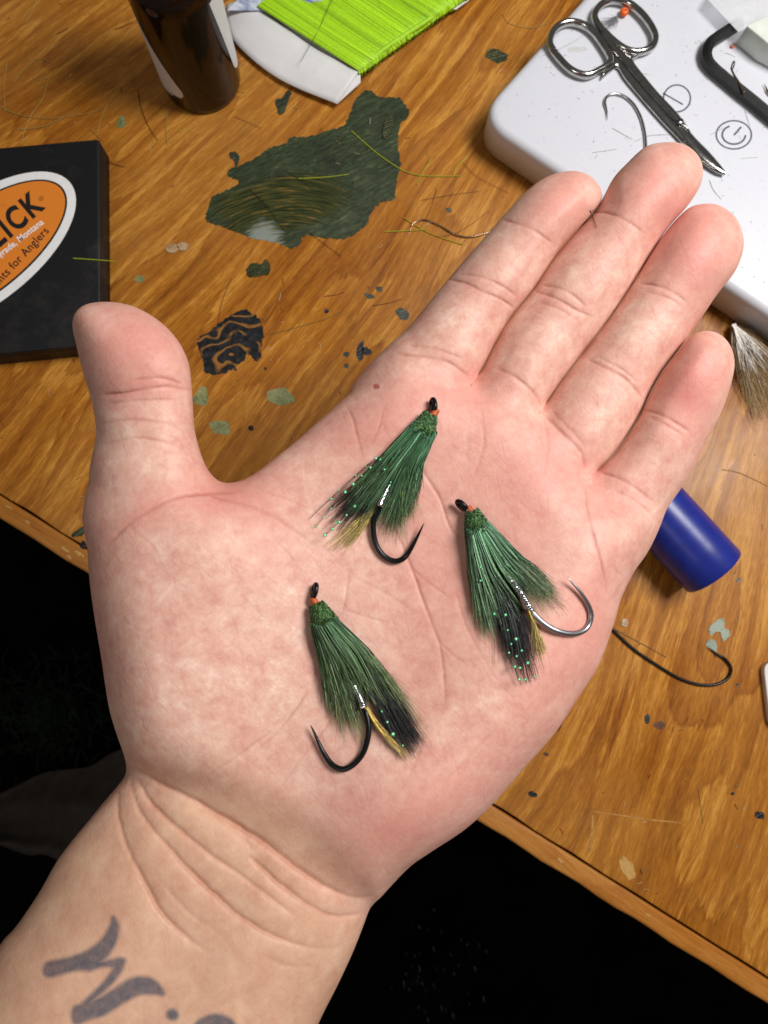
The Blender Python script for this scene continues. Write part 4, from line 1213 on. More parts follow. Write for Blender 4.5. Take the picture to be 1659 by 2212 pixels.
V, F = lathe([(0.0, 0.0685), (br*0.64, 0.0685), (br*0.68, 0.070), (br*0.68, 0.087), (br*0.64, 0.0885), (0.0, 0.0885)], bc, 48)
mesh_obj('cap', V, F, CAPB, bottle)
# label round the far side; its two lower corners are rounded
VL, FL = [], []
NA, NZ = 90, 26
for i in range(NA+1):
    u = i/NA
    for j in range(NZ+1):
        w = j/NZ; z = 0.0085+0.046*w
        cut = 0.55*(1-math.sqrt(max(0.0, 1-(1-min(w/0.16, 1))**2)))     # rounded lower corners
        a0 = math.radians(-12-20*w)+cut; a1 = math.radians(262-62*w)-cut
        a = a0+(a1-a0)*u
        VL.append((bc[0]+(br+0.00018)*math.cos(a), bc[1]+(br+0.00018)*math.sin(a), z))
for i in range(NA):
    for j in range(NZ):
        a = i*(NZ+1)+j
        FL.append((a, a+NZ+1, a+NZ+2, a+1))
lab = mesh_obj('label', VL, FL, LABEL, bottle)

# ================================================================== card of floss
CARD = plain('white_card', (0.70, 0.69, 0.69), 0.7, 0, 0.05, 120)
fx = NT('chartreuse_floss')
fv_ = fx.coords()
fx.base(fx.ramp(fx.noise(fv_, 500, 3), [(0.3, (0.30, 0.60, 0.008)), (0.7, (0.44, 0.76, 0.018))])); fx.set(Roughness=0.6)
FLOSS = fx.m
BLUEP = paint_material('blue_print', (0.10, 0.16, 0.36), (0.62, 0.66, 0.75), 220, 0.3, 3, 0.6)
card = empty('floss_card', P(700, 60, 0.0)); tag(card, 'folded white card wound with bright chartreuse floss', 'thread card')
# card body: a bent sheet; near panel curls up from the bench
A = [(491,22),(505,82),(601,166),(673,206),(729,223),(779,178),(778,151)]
B = [(957,19),(985,20),(1014,0),(1060,-60),(900,-190),(560,-110),(512,-18)]
def sheet(name, top_pts, zf, thick, mat, parent, sub=3):
    p = np.array([P(x, y, z) for (x, y), z in zip(top_pts, zf)])
    n = len(p); c = p.mean(0)
    V = np.concatenate([p, p-np.array([0, 0, thick])])
    F = [tuple(range(n)), tuple(range(2*n-1, n-1, -1))]+[(k, (k+1) % n, n+(k+1) % n, n+k) for k in range(n)]
    return mesh_obj(name, V, F, mat, parent, smooth=False)
# near panel as a grid: from the fold under the floss to the free lower edge
fold = np.array([(545,-10),(570,22),(678,103),(776,152)], float); free = np.array([(488,10),(503,84),(600,168),(728,224)], float)
fs_, fr_ = spline(fold, 8), spline(free, 8)
V = []; F = []; K = 8
for i in range(len(fs_)):
    for k in range(K+1):
        t = k/K
        q = fs_[i]*(1-t)+fr_[i]*t
        u = i/(len(fs_)-1)
        z = 0.0062*(1-t)+0.0030*t+0.0012*math.sin(t*math.pi)+0.0012*(u-0.5)
        V.append(P(q[0], q[1], max(z, 0.0006)))
n1 = len(V); top = np.array(V)
V = np.concatenate([top, top-np.array([0, 0, 0.0004])])
for i in range(len(fs_)-1):
    for k in range(K):
        a = i*(K+1)+k; b = a+K+1
        F += [(a, b, b+1, a+1), (n1+a, n1+a+1, n1+b+1, n1+b)]
rim = [i*(K+1) for i in range(len(fs_))]+[(len(fs_)-1)*(K+1)+k for k in range(1, K+1)]+[i*(K+1)+K for i in range(len(fs_)-2, -1, -1)]+[k for k in range(K-1, 0, -1)]
for a, b in zip(rim, rim[1:]+rim[:1]): F.append((a, n1+a, n1+b, b))
mesh_obj('front_panel', V, F, CARD, card)
sheet('corner_flap', [(728,224),(779,178),(778,151),(772,150),(690,190)], [0.0036, 0.0042, 0.0056, 0.0060, 0.0040], 0.0004, CARD, card)
sheet('back_panel', [(798,125),(957,19),(985,20),(1012,1),(1070,-70),(900,-200),(540,-120),(545,-10),(570,22),(678,103),(776,150)], [0.004]*11, 0.0005, CARD, card)
sheet('printed_tab', [(491,22),(512,0),(560,-20),(640,-30),(700,0),(575,22)], [0.0075, 0.0085, 0.009, 0.009, 0.0075, 0.0070], 0.0004, BLUEP, card)
# floss: lengths laid side by side over the card, their ends wrapping the right-hand edge
st = []
rf = np.random.default_rng(5)
La = np.array([(566,12),(678,98),(774,149)], float); 
for i in range(330):
    s = i/329.0
    # starts on the left-hand fold line and runs up to the right; rows step along the right-hand edge
    e1 = np.array([775,151])+(np.array([958,20])-np.array([775,151]))*s*1.55
    d = np.array([-206,-131.0])*1.06
    e0 = e1+d+np.array([3, -6])*math.sin(s*7)
    z = 0.0074+0.0009*math.sin(s*23)+0.0010*math.sin(s*9+1)+rf.normal(0, 0.00006)
    e1j = e1+rf.normal(0, 0.7, 2)
    mid = (e0+e1)/2+np.array([0, 2.5])*math.sin(s*11)
    pts2 = spline([e0, mid, e1j], 5)
    zz = np.concatenate([np.full(len(pts2), z)])
    zz[-1] -= 0.0006
    w = [P(x, y, h) for (x, y), h in zip(pts2, zz)]
    w.append(w[-1]+np.array([0.0006, -0.0006, -0.0014])); w.append(w[-1]+np.array([-0.0002, 0.0002, -0.0022]))
    st.append((w, 0.00036*rf.uniform(0.8, 1.25), 0.00034, np.array((0.40, 0.72, 0.014))*(kf := rf.choice([0.62, 0.9, 1.0, 1.12])), np.array((0.42, 0.74, 0.016))*kf))
for i in range(36):
    s = rf.random(); e1 = np.array([775,151])+(np.array([958,20])-np.array([775,151]))*s*1.5; q = e1+np.array([-206,-131.0])*rf.uniform(0, 0.9)+rf.normal(0, 2, 2)
    st.append(([P(q[0], q[1], 0.0082), P(*(q+rf.normal(0, 6, 2)), 0.0094), P(*(q+rf.normal(0, 11, 2)), 0.0094)], 0.00005, 0.00003, (0.40, 0.70, 0.02), (0.40, 0.70, 0.02)))
V, F, Cc = strand_mesh(st, 6); mesh_obj('floss_winding', V, F, HAIR, card, True, Cc)
V, F = tube(spline(np.array([P(774,151,0.0062), P(798,130,0.0068), P(850,92,0.0068), P(958,21,0.0062)]), 8), 0.0011, 8); mesh_obj('floss_edge', V, F, FLOSS, card)

# ================================================================== black box with the oval sticker
BOXM = NT('black_box_plastic')
bv = BOXM.coords(); dn = BOXM.noise(bv, 38, 5, 0.7)
BOXM.base(BOXM.mix(BOXM.math('MULTIPLY', BOXM.ramp(dn, [(0.55, (0, 0, 0)), (0.75, (1, 1, 1))]), 0.25), (0.007, 0.007, 0.008), (0.08, 0.068, 0.055)))
BOXM.set(Roughness=0.55, Specular_IOR_Level=0.3); BOXM.bump(BOXM.noise(bv, 900, 2), 0.25, 0.0002)
BH = 0.0125
box = empty('black_box', P(20, 600, 0.0)); tag(box, 'flat black box with orange oval sticker at the left edge', 'box')
cr = [P(215,299,BH)[:2], P(217,743,BH)[:2]]
tr_, brc = cr
dv = (brc-tr_); up_ = (P(0,318,BH)[:2]-tr_); up_ /= np.linalg.norm(up_)
tl_, bl_ = tr_+up_*0.105, brc+up_*0.105
def roundrect(c, r, n=5):
    out = []
    m = len(c)
    for i in range(m):
        a, b, d = np.array(c[i-1]), np.array(c[i]), np.array(c[(i+1) % m])
        u = (a-b)/np.linalg.norm(a-b); w = (d-b)/np.linalg.norm(d-b)
        for k in range(n+1):
            t = k/n
            out.append((b+u*r*(1-t)**2+w*r*t**2))
    return np.array(out)
rr = roundrect([tl_, bl_, brc, tr_], 0.0022)
V, F = prism(rr, 0.0005, BH-0.0024, 0.0006); mesh_obj('tray', V, F, BOXM.m, box)
V, F = prism(rr, BH-0.0022, BH, 0.0010); mesh_obj('lid', V, F, BOXM.m, box)
STW = plain('sticker_white', (0.80, 0.80, 0.80), 0.4, 0, 0.04)
STK = plain('sticker_black', (0.012, 0.011, 0.012), 0.4)
so = NT('sticker_orange'); sv = so.coords()
so.base(so.mix(so.ramp(so.noise(sv, 160, 4, 0.7), [(0.62, (0, 0, 0)), (0.78, (0.5, 0.5, 0.5))]), (0.72, 0.215, 0.022), (0.45, 0.16, 0.04))); so.set(Roughness=0.4)
sc_ = P(-42, 543, BH); u38 = P(-42+100*math.cos(math.radians(38)), 543-100*math.sin(math.radians(38)), BH)-sc_
sa = math.atan2(u38[1], u38[0]); kpx = np.linalg.norm(u38)/100.0
ux = np.array([math.cos(sa), math.sin(sa), 0]); uy = np.array([-math.sin(sa), math.cos(sa), 0])
def oval(a, b, z0, z1, mat, name, parent):
    th = np.arange(72)/72*2*math.pi
    p = sc_+ux*(np.cos(th)*a*kpx)[:, None]+uy*(np.sin(th)*b*kpx)[:, None]
    V, F = prism(p, z0, z1); return mesh_obj(name, V, F, mat, parent, smooth=False)
stick = oval(246, 121, BH-0.0001, BH+0.00018, STW, 'sticker', box)
oval(226, 101, BH+0.0001, BH+0.00024, STK, 'sticker_rim', stick)
oval(221.5, 96.5, BH+0.0002, BH+0.00030, so.m, 'sticker_field', stick)

def text_mesh(body, size, mat, name, parent, place, extr=0.00003, shear=0.0, bold=0.0, sx=1.0, space=1.0):
    cu = bpy.data.curves.new(name, 'FONT'); cu.body = body; cu.size = size; cu.extrude = extr; cu.shear = shear; cu.offset = bold; cu.space_character = space
    o = bpy.data.objects.new(name, cu); C.objects.link(o)
    bpy.context.view_layer.update()
    me = o.to_mesh()
    V = np.array([v.co[:] for v in me.vertices]); F = [tuple(p.vertices) for p in me.polygons]
    o.to_mesh_clear(); bpy.data.objects.remove(o); bpy.data.curves.remove(cu)
    V[:, 0] *= sx
    W = place(V)
    return mesh_obj(name, W, F, mat, parent, smooth=False)
def on_sticker(ox, oy, ang=0.0, ralign=False):
    """place text at sticker coordinates given in photograph units, right aligned"""
    def f(V):
        W = V.copy()
        if ralign: W[:, 0] -= W[:, 0].max()
        c, s = math.cos(ang), math.sin(ang)
        X = W[:, 0]*c-W[:, 1]*s+ox*kpx; Y = W[:, 0]*s+W[:, 1]*c+oy*kpx
        return sc_+ux*X[:, None]+uy*Y[:, None]+np.array([0, 0, 1])*(W[:, 2]+0.00036)[:, None]
    return f
def zst(x, y):                      # zoom position on the sticker -> its own axes, in photograph units
    px, py = .28*x+42, 265.4+.28*y-543
    c, s = math.cos(math.radians(38)), math.sin(math.radians(38))
    return (px*c-py*s, px*s+py*c and -(px*s+py*c))
k0 = zst(355, 655)
text_mesh('SLICK', 74*kpx, STK, 'lettering', stick, on_sticker(k0[0], k0[1], 0.05, True), shear=0.10, bold=2.5*kpx, sx=0.74, space=1.22)
k1 = zst(345, 790)
text_mesh('Belgrade, Montana', 21*kpx, STW, 'lettering', stick, on_sticker(k1[0], k1[1], 0.0, True), shear=0.1, bold=0.35*kpx, sx=0.92)
k2 = zst(385, 860)
text_mesh('Instruments for Anglers', 27*kpx, STK, 'lettering', stick, on_sticker(k2[0], k2[1], 0.16, True), bold=0.25*kpx, sx=0.86, space=1.08)
k3 = zst(322, 583)
th = np.arange(20)/20*2*math.pi
V, F = tube(sc_+ux*((k3[0]+np.cos(th)*5)*kpx)[:, None]+uy*((k3[1]+np.sin(th)*5)*kpx)[:, None]+np.array([0, 0, 0.00034]), 0.00010, 5, closed=True); mesh_obj('lettering', V, F, STK, stick)
text_mesh('R', 7*kpx, STK, 'lettering', stick, on_sticker(k3[0]-2, k3[1]-2.5, 0, False))

# ================================================================== kitchen scale
SH = 0.020
sw = NT('white_scale_plastic'); swv = sw.coords()
sw.base(sw.mix(sw.math('MULTIPLY', sw.ramp(sw.noise(swv, 420, 4, 0.7), [(0.58, (0, 0, 0)), (0.72, (1, 1, 1))]), 0.35), (0.65, 0.66, 0.71), (0.44, 0.45, 0.49)))
sw.set(Roughness=0.42); sw.bump(sw.noise(swv, 1500, 2), 0.12, 0.0002)
scale_ = empty('kitchen_scale', P(1500, 250, 0.0)); tag(scale_, 'white kitchen scale with rounded corner and two round touch buttons', 'scale')
cTop = P(1030, 250, SH)[:2]; cF = P(1659, 676, SH)[:2]; cL = P(1254, 0, SH)[:2]
df = (cF-cTop)/np.linalg.norm(cF-cTop); dl = (cL-cTop)/np.linalg.norm(cL-cTop)
rs = roundrect([cTop, cTop+df*0.20, cTop+df*0.20+dl*0.16, cTop+dl*0.16], 0.016, 10)
V, F = prism(rs, 0.0022, SH, 0.0036); sb = mesh_obj('body', V, F, sw.m, scale_)
V, F = prism(rs*0.985+np.mean(rs, 0)*0.015, 0.0, 0.0021); mesh_obj('base_plate', V, F, plain('scale_base_grey', (0.12, 0.12, 0.13), 0.6), scale_)
MARK = plain('grey_button_print', (0.10, 0.105, 0.14), 0.5)
def ring_mark(cx, cy, rx, ry, w, a0=0, a1=2*math.pi, name='button_mark', n=56):
    closed = abs(a1-a0-2*math.pi) < 1e-6
    th = a0+(a1-a0)*np.arange(n)/(n if closed else n-1)
    p = P(cx+rx*np.cos(th), cy+ry*np.sin(th), SH+0.00006)
    return tube(p, w*0.00019, 6, closed=closed, flat=0.25)
h3 = lambda x, y: (1128+.32*x, .32*y)
m1 = MB(); m1.add(*ring_mark(*h3(1045,664), 29, 29, 1.9)); m1.add(*tube(spline(PL([h3(950,628), h3(1085,705)], SH+0.00006), 3), 1.9*0.00019, 6, flat=0.25)); m1.build('tare_button_mark', MARK, scale_)
m2 = MB(); m2.add(*ring_mark(*h3(1429,910), 38, 30.5, 1.9)); m2.add(*ring_mark(*h3(1429,910), 25, 20, 2.2, math.radians(2), math.radians(248))); m2.add(*tube(spline(PL([h3(1430,912), h3(1478,857)], SH+0.00006), 3), 2.2*0.00019, 6, flat=0.25)); m2.build('power_button_mark', MARK, scale_)
smu = patch_pts = [h3(310,320), h3(430,315), h3(440,340), h3(360,355), h3(310,350)]
V, F = prism(PL(smu, SH), SH-0.0002, SH+0.00005); mesh_obj('worn_print', V, F, plain('worn_print_grey', (0.55, 0.56, 0.56), 0.5), scale_, smooth=False)

# ================================================================== scissors
STEEL = NT('polished_steel'); sv2 = STEEL.coords()
STEEL.base(STEEL.ramp(STEEL.noise(sv2, 300, 3), [(0.3, (0.40, 0.39, 0.37)), (0.7, (0.55, 0.54, 0.52))])); STEEL.set(Metallic=1.0, Roughness=0.14)
STEEL.bump(STEEL.noise(sv2, 260, 2), 0.12, 0.0006)
scis = empty('scissors', P(1400, 190, SH)); tag(scis, 'small polished steel scissors with two finger rings on the scale', 'scissors')
zt = SH+0.0026
def H3(pts, z=zt): return np.array([P(*h3(x, y), z) for x, y in pts])
def bar(left, right, z0, z1, name, parent, edge=0.0005):
    """a flat bar between two edges, rounded on top"""
    L, R = spline(H3(left, z1), 6), spline(H3(right, z1), 6)
    n = min(len(L), len(R)); L, R = L[np.linspace(0, len(L)-1, n).astype(int)], R[np.linspace(0, len(R)-1, n).astype(int)]
    V = []
    for i in range(n):
        w = R[i]-L[i]
        for t, z in ((0, z0), (0, z1-edge*1.2), (0.16, z1-edge*0.3), (0.5, z1), (0.84, z1-edge*0.3), (1, z1-edge*1.2), (1, z0)):
            q = L[i]+w*t; V.append((q[0], q[1], z))
    F = []
    for i in range(n-1):
        for k in range(7):
            l = (k+1) % 7
            F.append((i*7+k, (i+1)*7+k, (i+1)*7+l, i*7+l))
    F.append(tuple(range(7))); F.append(tuple((n-1)*7+k for k in range(6, -1, -1)))
    return mesh_obj(name, V, F, STEEL.m, parent)
ringL = [(186,290),(222,195),(305,152),(400,166),(478,218),(545,305),(590,385),(585,432),(520,475),(430,510),(330,475),(240,385)]
ringR = [(488,120),(520,45),(600,2),(710,22),(805,95),(872,185),(898,255),(875,318),(800,350),(720,345),(640,300),(540,205)]
for nm, rg, zc in (('left_ring', ringL, SH+0.0023), ('right_ring', ringR, SH+0.0026)):
    p = spline(H3(rg, zc), 8, True)
    V, F = tube(p, 0.00155, 14, closed=True, flat=1.25); mesh_obj('finger_ring', V, F, STEEL.m, scis)
bar([(540,520),(600,470),(650,445),(700,520),(800,640),(940,800),(1040,905),(1092,962)], [(590,370),(620,360),(650,370),(760,500),(850,600),(960,720),(1075,850),(1150,945)], SH+0.0003, SH+0.0026, 'shank', scis)
bar([(520,210),(560,260),(610,330),(670,395),(760,500),(850,605),(960,725),(1030,800)], [(590,240),(660,310),(745,390),(770,430),(850,530),(930,625),(1060,765),(1140,880)], SH+0.0012, SH+0.0036, 'shank', scis)
bar([(745,400),(752,385),(800,360)], [(700,330),(715,335),(790,325)], SH+0.001, SH+0.0034, 'ring_bridge', scis)
bar([(1000,800),(1095,945),(1190,1060),(1270,1125),(1330,1160),(1375,1172)], [(1130,868),(1185,930),(1260,1005),(1330,1085),(1362,1128),(1380,1160)], SH+0.0014, SH+0.0030, 'blade', scis, 0.0007)
bar([(1085,965),(1150,1040),(1230,1110),(1300,1150),(1362,1172)], [(1110,950),(1190,1050),(1270,1115),(1330,1155),(1372,1168)], SH+0.0002, SH+0.0013, 'blade', scis, 0.0003)
V, F = lathe([(0.0, 0.0008), (0.0012, 0.0008), (0.0015, 0.0005), (0.0016, 0.0)], H3([(1065,822)], SH+0.0034)[0], 24); mesh_obj('screw', V, F, plain('screw_steel', (0.20, 0.20, 0.20), 0.3, 1.0), scis)

# ================================================================== hex key, hooks, small things on the scale
HEXM = plain('blackened_steel', (0.014, 0.014, 0.014), 0.45, 0.35, 0.25)
g4 = lambda x, y: (1459.9+.1353*x, .1353*y)
hk = [g4(1020,370), g4(850,480), g4(650,610), g4(540,700), g4(490,800), g4(480,900), g4(520,1010), g4(620,1120), g4(760,1240), g4(1000,1440), g4(1250,1640), g4(1475,1830), g4(1900,2180), g4(2400,2600)]
V, F = tube(spline(PL(hk, SH+0.0027), 6), 0.0026, 6, roll=math.pi/6)
hx_ = mesh_obj('hex_key', V, F, HEXM, None, smooth=False); tag(hx_, 'black L-shaped hex key lying on the white scale', 'hex key')

def wire_hook(name, pts, z, rad, mat, label, sharp_first=True, eye=None, barb=None):
    p = spline(np.array([P(x, y, z) for x, y in pts]), 7)
    n = len(p); k = np.arange(n); rr_ = np.full(n, rad)
    m = 12
    rr_ = np.where(k < m, rad*np.clip(0.08+0.92*k/m, 0, 1), rad) if sharp_first else rr_
    mb = MB(); mb.add(*tube(p, rr_, 9))
    if eye is not None:
        c = P(*eye[0], z); a = np.arange(18)/18*2*math.pi
        d = c-p[-1]; d[2] = 0; L = np.linalg.norm(d); d /= L; s = np.array([-d[1], d[0], 0.0])
        mb.add(*tube(c+d*(np.cos(a)*L)[:, None]+s*(np.sin(a)*eye[1])[:, None], rad*0.75, 7, closed=True))
    if barb is not None:
        mb.add(*tube(np.array([P(*b, z) for b in barb]), [rad*0.5, rad*0.12], 6))
    o = mb.build(name, mat); tag(o, label, 'fish hook', 'bare fish hooks around the hand'); return o
wire_hook('fish_hook', [h3(575,812), h3(570,745), h3(558,692), h3(575,650), h3(625,633), h3(690,651), h3(750,702), h3(795,780), h3(820,860), h3(832,935), h3(834,1010), h3(830,1100)], SH+0.0008, 0.00062, STEEL_WIRE, 'bright steel fish hook on the scale beside the scissors', barb=[h3(571,748), h3(580,765)])
wire_hook('fish_hook', [(1527,1398),(1549,1413),(1566,1424),(1579,1444),(1571,1466),(1544,1479),(1506,1478),(1463,1463),(1415,1434),(1367,1401),(1323,1360),(1290,1330),(1262,1305)], 0.0008, 0.00066, BLACK_WIRE, 'black fish hook on the bare wood right of the palm', barb=[(1545,1410),(1547,1421)], eye=((1254,1297), 0.0011))
wire_hook('fish_hook', [(882,507),(887,494),(895,481),(918,475),(952,489),(983,507),(1015,512),(1052,503),(1090,490)], 0.0006, 0.00040, BRONZE_WIRE, 'thin bronze wire hook on the wood by the index finger')
wire_hook('fish_hook', [g4(1480,1480), g4(1440,1400), g4(1405,1335)][::-1]+[g4(1600,1600), g4(1750,1700)], SH+0.0010, 0.00045, BRONZE_WIRE, 'bronze hook point showing at the right edge on the scale')
wire_hook('fish_hook', [g4(1100,1480), g4(1010,1320), g4(930,1200), g4(890,1110)], SH+0.0056, 0.00042, BRONZE_WIRE, 'tiny bronze hook resting against the hex key', sharp_first=False, eye=(g4(910,1045), 0.00045))
# orange bead fly between the finger rings
bd = P(*h3(688,82), SH+0.0018)
bf = empty('bead_fly', bd-np.array([0, 0, 0.0018])); tag(bf, 'tiny grey fly with an orange bead inside the scissor ring', 'fishing fly')
V, F = lathe([(0.00045, -0.0013), (0.0011, -0.0012), (0.0018, -0.0007), (0.0020, 0.0), (0.0018, 0.0008), (0.0011, 0.0013), (0.00055, 0.0014), (0.0004, 0.0006)], bd, 24)
mesh_obj('bead', V, F, plain('orange_enamel', (0.80, 0.13, 0.015), 0.25), bf)
rb = np.random.default_rng(3); st = []
for _ in range(60):
    a = h3(640+rb.normal(0, 10), 120+rb.normal(0, 10)); t = h3(570+rb.normal(0, 40), 165+rb.normal(0, 28))
    st.append(([P(*a, SH+0.0015), P((a[0]+t[0])/2, (a[1]+t[1])/2+rb.normal(0, 1), SH+0.002), P(*t, SH+rb.uniform(0.0003, 0.002))], 0.00008, 0.00003, (0.16, 0.16, 0.17), (0.30, 0.30, 0.31)))
V, F, Cc = strand_mesh(st); o = mesh_obj('hackle', V, F, HAIR, bf, True, Cc); o['kind'] = 'stuff'
od = mesh_obj('loose_bead', *lathe([(0.0, 0.0), (0.0007, 0.0002), (0.0009, 0.0006), (0.0006, 0.0010), (0.0, 0.0011)], P(*g4(892,755), SH), 16), plain('orange_bead', (0.75, 0.16, 0.06), 0.35)); tag(od, 'tiny loose orange bead on the scale below the hex key end', 'bead')

# clear bag with a card over the corner of the scale
CLEAR = NT('clear_plastic'); CLEAR.set(Base_Color=(0.93, 0.94, 0.96), Roughness=0.22, Transmission_Weight=0.0, Alpha=0.42)
cb = CLEAR.noise(CLEAR.coords(), 120, 3); CLEAR.bump(cb, 0.5, 0.001)
CLEAR.link(CLEAR.ramp(CLEAR.noise(CLEAR.coords(), 55, 4), [(0.3, (0.28, 0.28, 0.28)), (0.7, (0.55, 0.55, 0.55))]), CLEAR.b.inputs['Alpha'])
bag = empty('plastic_bag', P(1640, 0, SH)); tag(bag, 'clear plastic bag with a pale card in the upper right corner', 'bag')
V = []; F = []; NB = 16
c0, c1, c2, c3 = np.array(g4(520,0)), np.array(g4(1000,510)), np.array(g4(2600,-300)), np.array(g4(1500,-1600))
rg_ = np.random.default_rng(9)
for i in range(NB+1):
    for j in range(NB+1):
        u, w = i/NB, j/NB
        q = (c0*(1-u)+c1*u)*(1-w)+(c3*(1-u)+c2*u)*w
        V.append(P(q[0], q[1], SH+0.0062+0.0010*math.sin(u*7+w*5)*w+0.0012*w+rg_.normal(0, 0.00015)))
for i in range(NB):
    for j in range(NB):
        a = i*(NB+1)+j; F.append((a, a+NB+1, a+NB+2, a+1))
n1 = len(V); V = np.array(V); V = np.concatenate([V, V-np.array([0, 0, 0.00012])]); F = F+[tuple(i+n1 for i in reversed(f)) for f in F]
mesh_obj('film', V, F, CLEAR.m, bag)
CARD2 = plain('pale_green_card', (0.70, 0.74, 0.66), 0.6, 0, 0.06, 200)
cp_ = [g4(1140,415), g4(1230,350), g4(1475,235), g4(2300,-150), g4(2600,600), g4(1800,860), g4(1475,690), g4(1420,640), g4(1300,540)]
V, F = prism(PL(cp_, SH+0.011), SH+0.0012, SH+0.011, 0.0006); mesh_obj('insert_card', V, F, CARD2, bag)

# ================================================================== blue tube, hair tuft, card on the right
BLUE = NT('blue_plastic'); blv = BLUE.coords()
BLUE.base(BLUE.ramp(BLUE.noise(blv, 200, 4), [(0.3, (0.009, 0.018, 0.19)), (0.7, (0.013, 0.026, 0.25))])); BLUE.set(Roughness=0.30)
BLUE.bump(BLUE.noise(blv, 90, 3), 0.06, 0.001)
TR = 0.0136
pa, pb = P(1542, 1236, TR), P(1395, 1075, TR)
ax = (pa-pb); Lc = np.linalg.norm(ax); ax /= Lc; sd = np.cross(ax, [0, 0, 1]); 
prof = [(0.0, 0.0115), (0.0006, 0.0122), (0.0, 0.0131), (0.0006, TR), (0.004, TR), (Lc+0.02, TR), (Lc+0.021, TR-0.001), (Lc+0.021, 0.0)]
V = []; F = []; S = 64; th = np.arange(S)/S*2*math.pi
prof = [(0.016, 0.0), (0.016, 0.0118), (0.0004, 0.0121), (0.0, 0.0126), (0.0003, TR-0.0003), (0.0012, TR)] + [(Lc*k/4+0.002, TR) for k in range(1, 6)] + [(Lc*1.25+0.004, TR), (Lc*1.25+0.006, TR-0.0015), (Lc*1.25+0.006, 0.0)]
for s, r in prof: V.append(pa-ax*s+r*(np.cos(th)[:, None]*sd+np.sin(th)[:, None]*np.array([0, 0, 1])))
for i in range(len(prof)-1):
    for k in range(S): F.append((i*S+k, i*S+(k+1) % S, (i+1)*S+(k+1) % S, (i+1)*S+k))
tb = mesh_obj('marker_cap', np.concatenate(V), F, BLUE.m); tag(tb, 'shiny dark blue plastic cap lying under the little finger side', 'cap')

st = []
rt = np.random.default_rng(21)
z5 = lambda x, y: (1327+.33*x, 597+.33*y)
for i in range(1100):
    t = rt.random()
    root = np.array(z5(785, 320))+rt.normal(0, 1.6, 2)
    tip0, tip1 = np.array(z5(900, 930)), np.array(z5(1240, 720))
    e = root+((tip0*(1-t)+tip1*t)-root)*rt.uniform(0.35, 1.12)+rt.normal(0, 9, 2)
    mid = root+(e-root)*0.5+np.array([-3, 4])*math.sin(t*5)+rt.normal(0, 6.5, 2)
    q = spline([root, mid, e], 4); zz = np.interp(np.linspace(0, 1, len(q)), [0, 0.4, 1], [0.004, 0.0075*rt.uniform(0.4, 1), 0.0015*rt.uniform(0.3, 1.6)])
    c = [(0.40, 0.33, 0.25), (0.22, 0.14, 0.09), (0.80, 0.74, 0.64), (0.12, 0.085, 0.06), (0.34, 0.18, 0.08)][rt.integers(5)]
    st.append(([P(x, y, h) for (x, y), h in zip(q, zz)], 0.00009, 0.00004, c, np.array([0.48, 0.32, 0.12])*rt.uniform(0.4, 1.3)))
for i in range(46):
    t = rt.random(); root = np.array(z5(785, 320))+rt.normal(0, 2, 2)
    e = root+((np.array(z5(900, 930))*(1-t)+np.array(z5(1240, 720))*t)-root)*rt.uniform(0.3, 0.6)+rt.normal(0, 5, 2)
    q = spline([root, root+(e-root)*0.5+rt.normal(0, 4, 2), e], 4); zz = np.linspace(0.006, 0.0085, len(q))
    st.append(([P(x, y, h) for (x, y), h in zip(q, zz)], 0.00026, 0.00008, (0.85, 0.82, 0.76), (0.55, 0.50, 0.44)))
V, F, Cc = strand_mesh(st); tf = mesh_obj('feather_tuft', V, F, HAIR, None, True, Cc); tag(tf, 'tuft of grey brown hair with tan tips beside the scale', 'tuft')
cpts = roundrect([P(1648,1432,0.003)[:2], P(1648,1560,0.003)[:2]+np.array([0.003, -0.002]), P(1800,1600,0.003)[:2], P(1800,1420,0.003)[:2]], 0.004)
V, F = prism(cpts, 0.0, 0.0035, 0.0004); wc = mesh_obj('white_card', V, F, CARD, None); tag(wc, 'white rounded card corner at the right edge of the bench', 'card')

# ================================================================== clippings and dust
def fib(pts, z, rad, col, r=None):
    q = spline(pts, 6)
    return ([P(x, y, z) for x, y in q], rad, rad*0.8, col, col)
YG, DK, BRN, TAN = (0.36, 0.40, 0.02), (0.03, 0.022, 0.012), (0.16, 0.05, 0.015), (0.42, 0.30, 0.08)
main = [
    (q4([(820,265),(940,370),(1040,440),(1100,470),(1170,485),(1260,488),(1360,487)]), YG, 'longest yellow green fibre running from the green smear toward the scale'),
    (q4([(1215,400),(1165,480),(1140,525)]), YG, 'short yellow green fibre crossing the longest one'),
    (q4([(1390,390),(1340,440),(1320,480)]), YG, 'curved yellow green fibre near the scale corner'),
    (q4([(560,500),(700,492),(810,478)]), YG, 'yellow green fibre lying across the green paint smear'),
    (q4([(985,760),(1090,756),(1190,748)]), YG, 'straight yellow green fibre over the bronze wire hook'),
    (q4([(1075,690),(1200,765),(1370,825)]), (0.40, 0.34, 0.02), 'golden fibre slanting under the bronze wire hook'),
    ([(158,558),(205,561),(253,565)], YG, 'yellow green fibre on the black box edge'),
]
for i, (pts, c, lb) in enumerate(main):
    zz = 0.0005 if 'box' not in lb else BH+0.0003
    V, F, Cc = strand_mesh([fib(pts, zz, 0.00022, c)], 5); o = mesh_obj('fibre_clipping', V, F, HAIR, None, True, Cc); tag(o, lb, 'fibre', 'cut fibres on the bench')
V, F, Cc = strand_mesh([([on_hand(x, y, 0.0003) for x, y in spline([(1275,455),(1281,470),(1290,492)], 4)], 0.00009, 0.00006, (0.04, 0.03, 0.025), (0.05, 0.04, 0.04))], 5)
o = mesh_obj('fibre_clipping', V, F, HAIR, None, True, Cc); tag(o, 'tiny dark hair stuck across the middle finger', 'fibre', 'cut fibres on the bench')
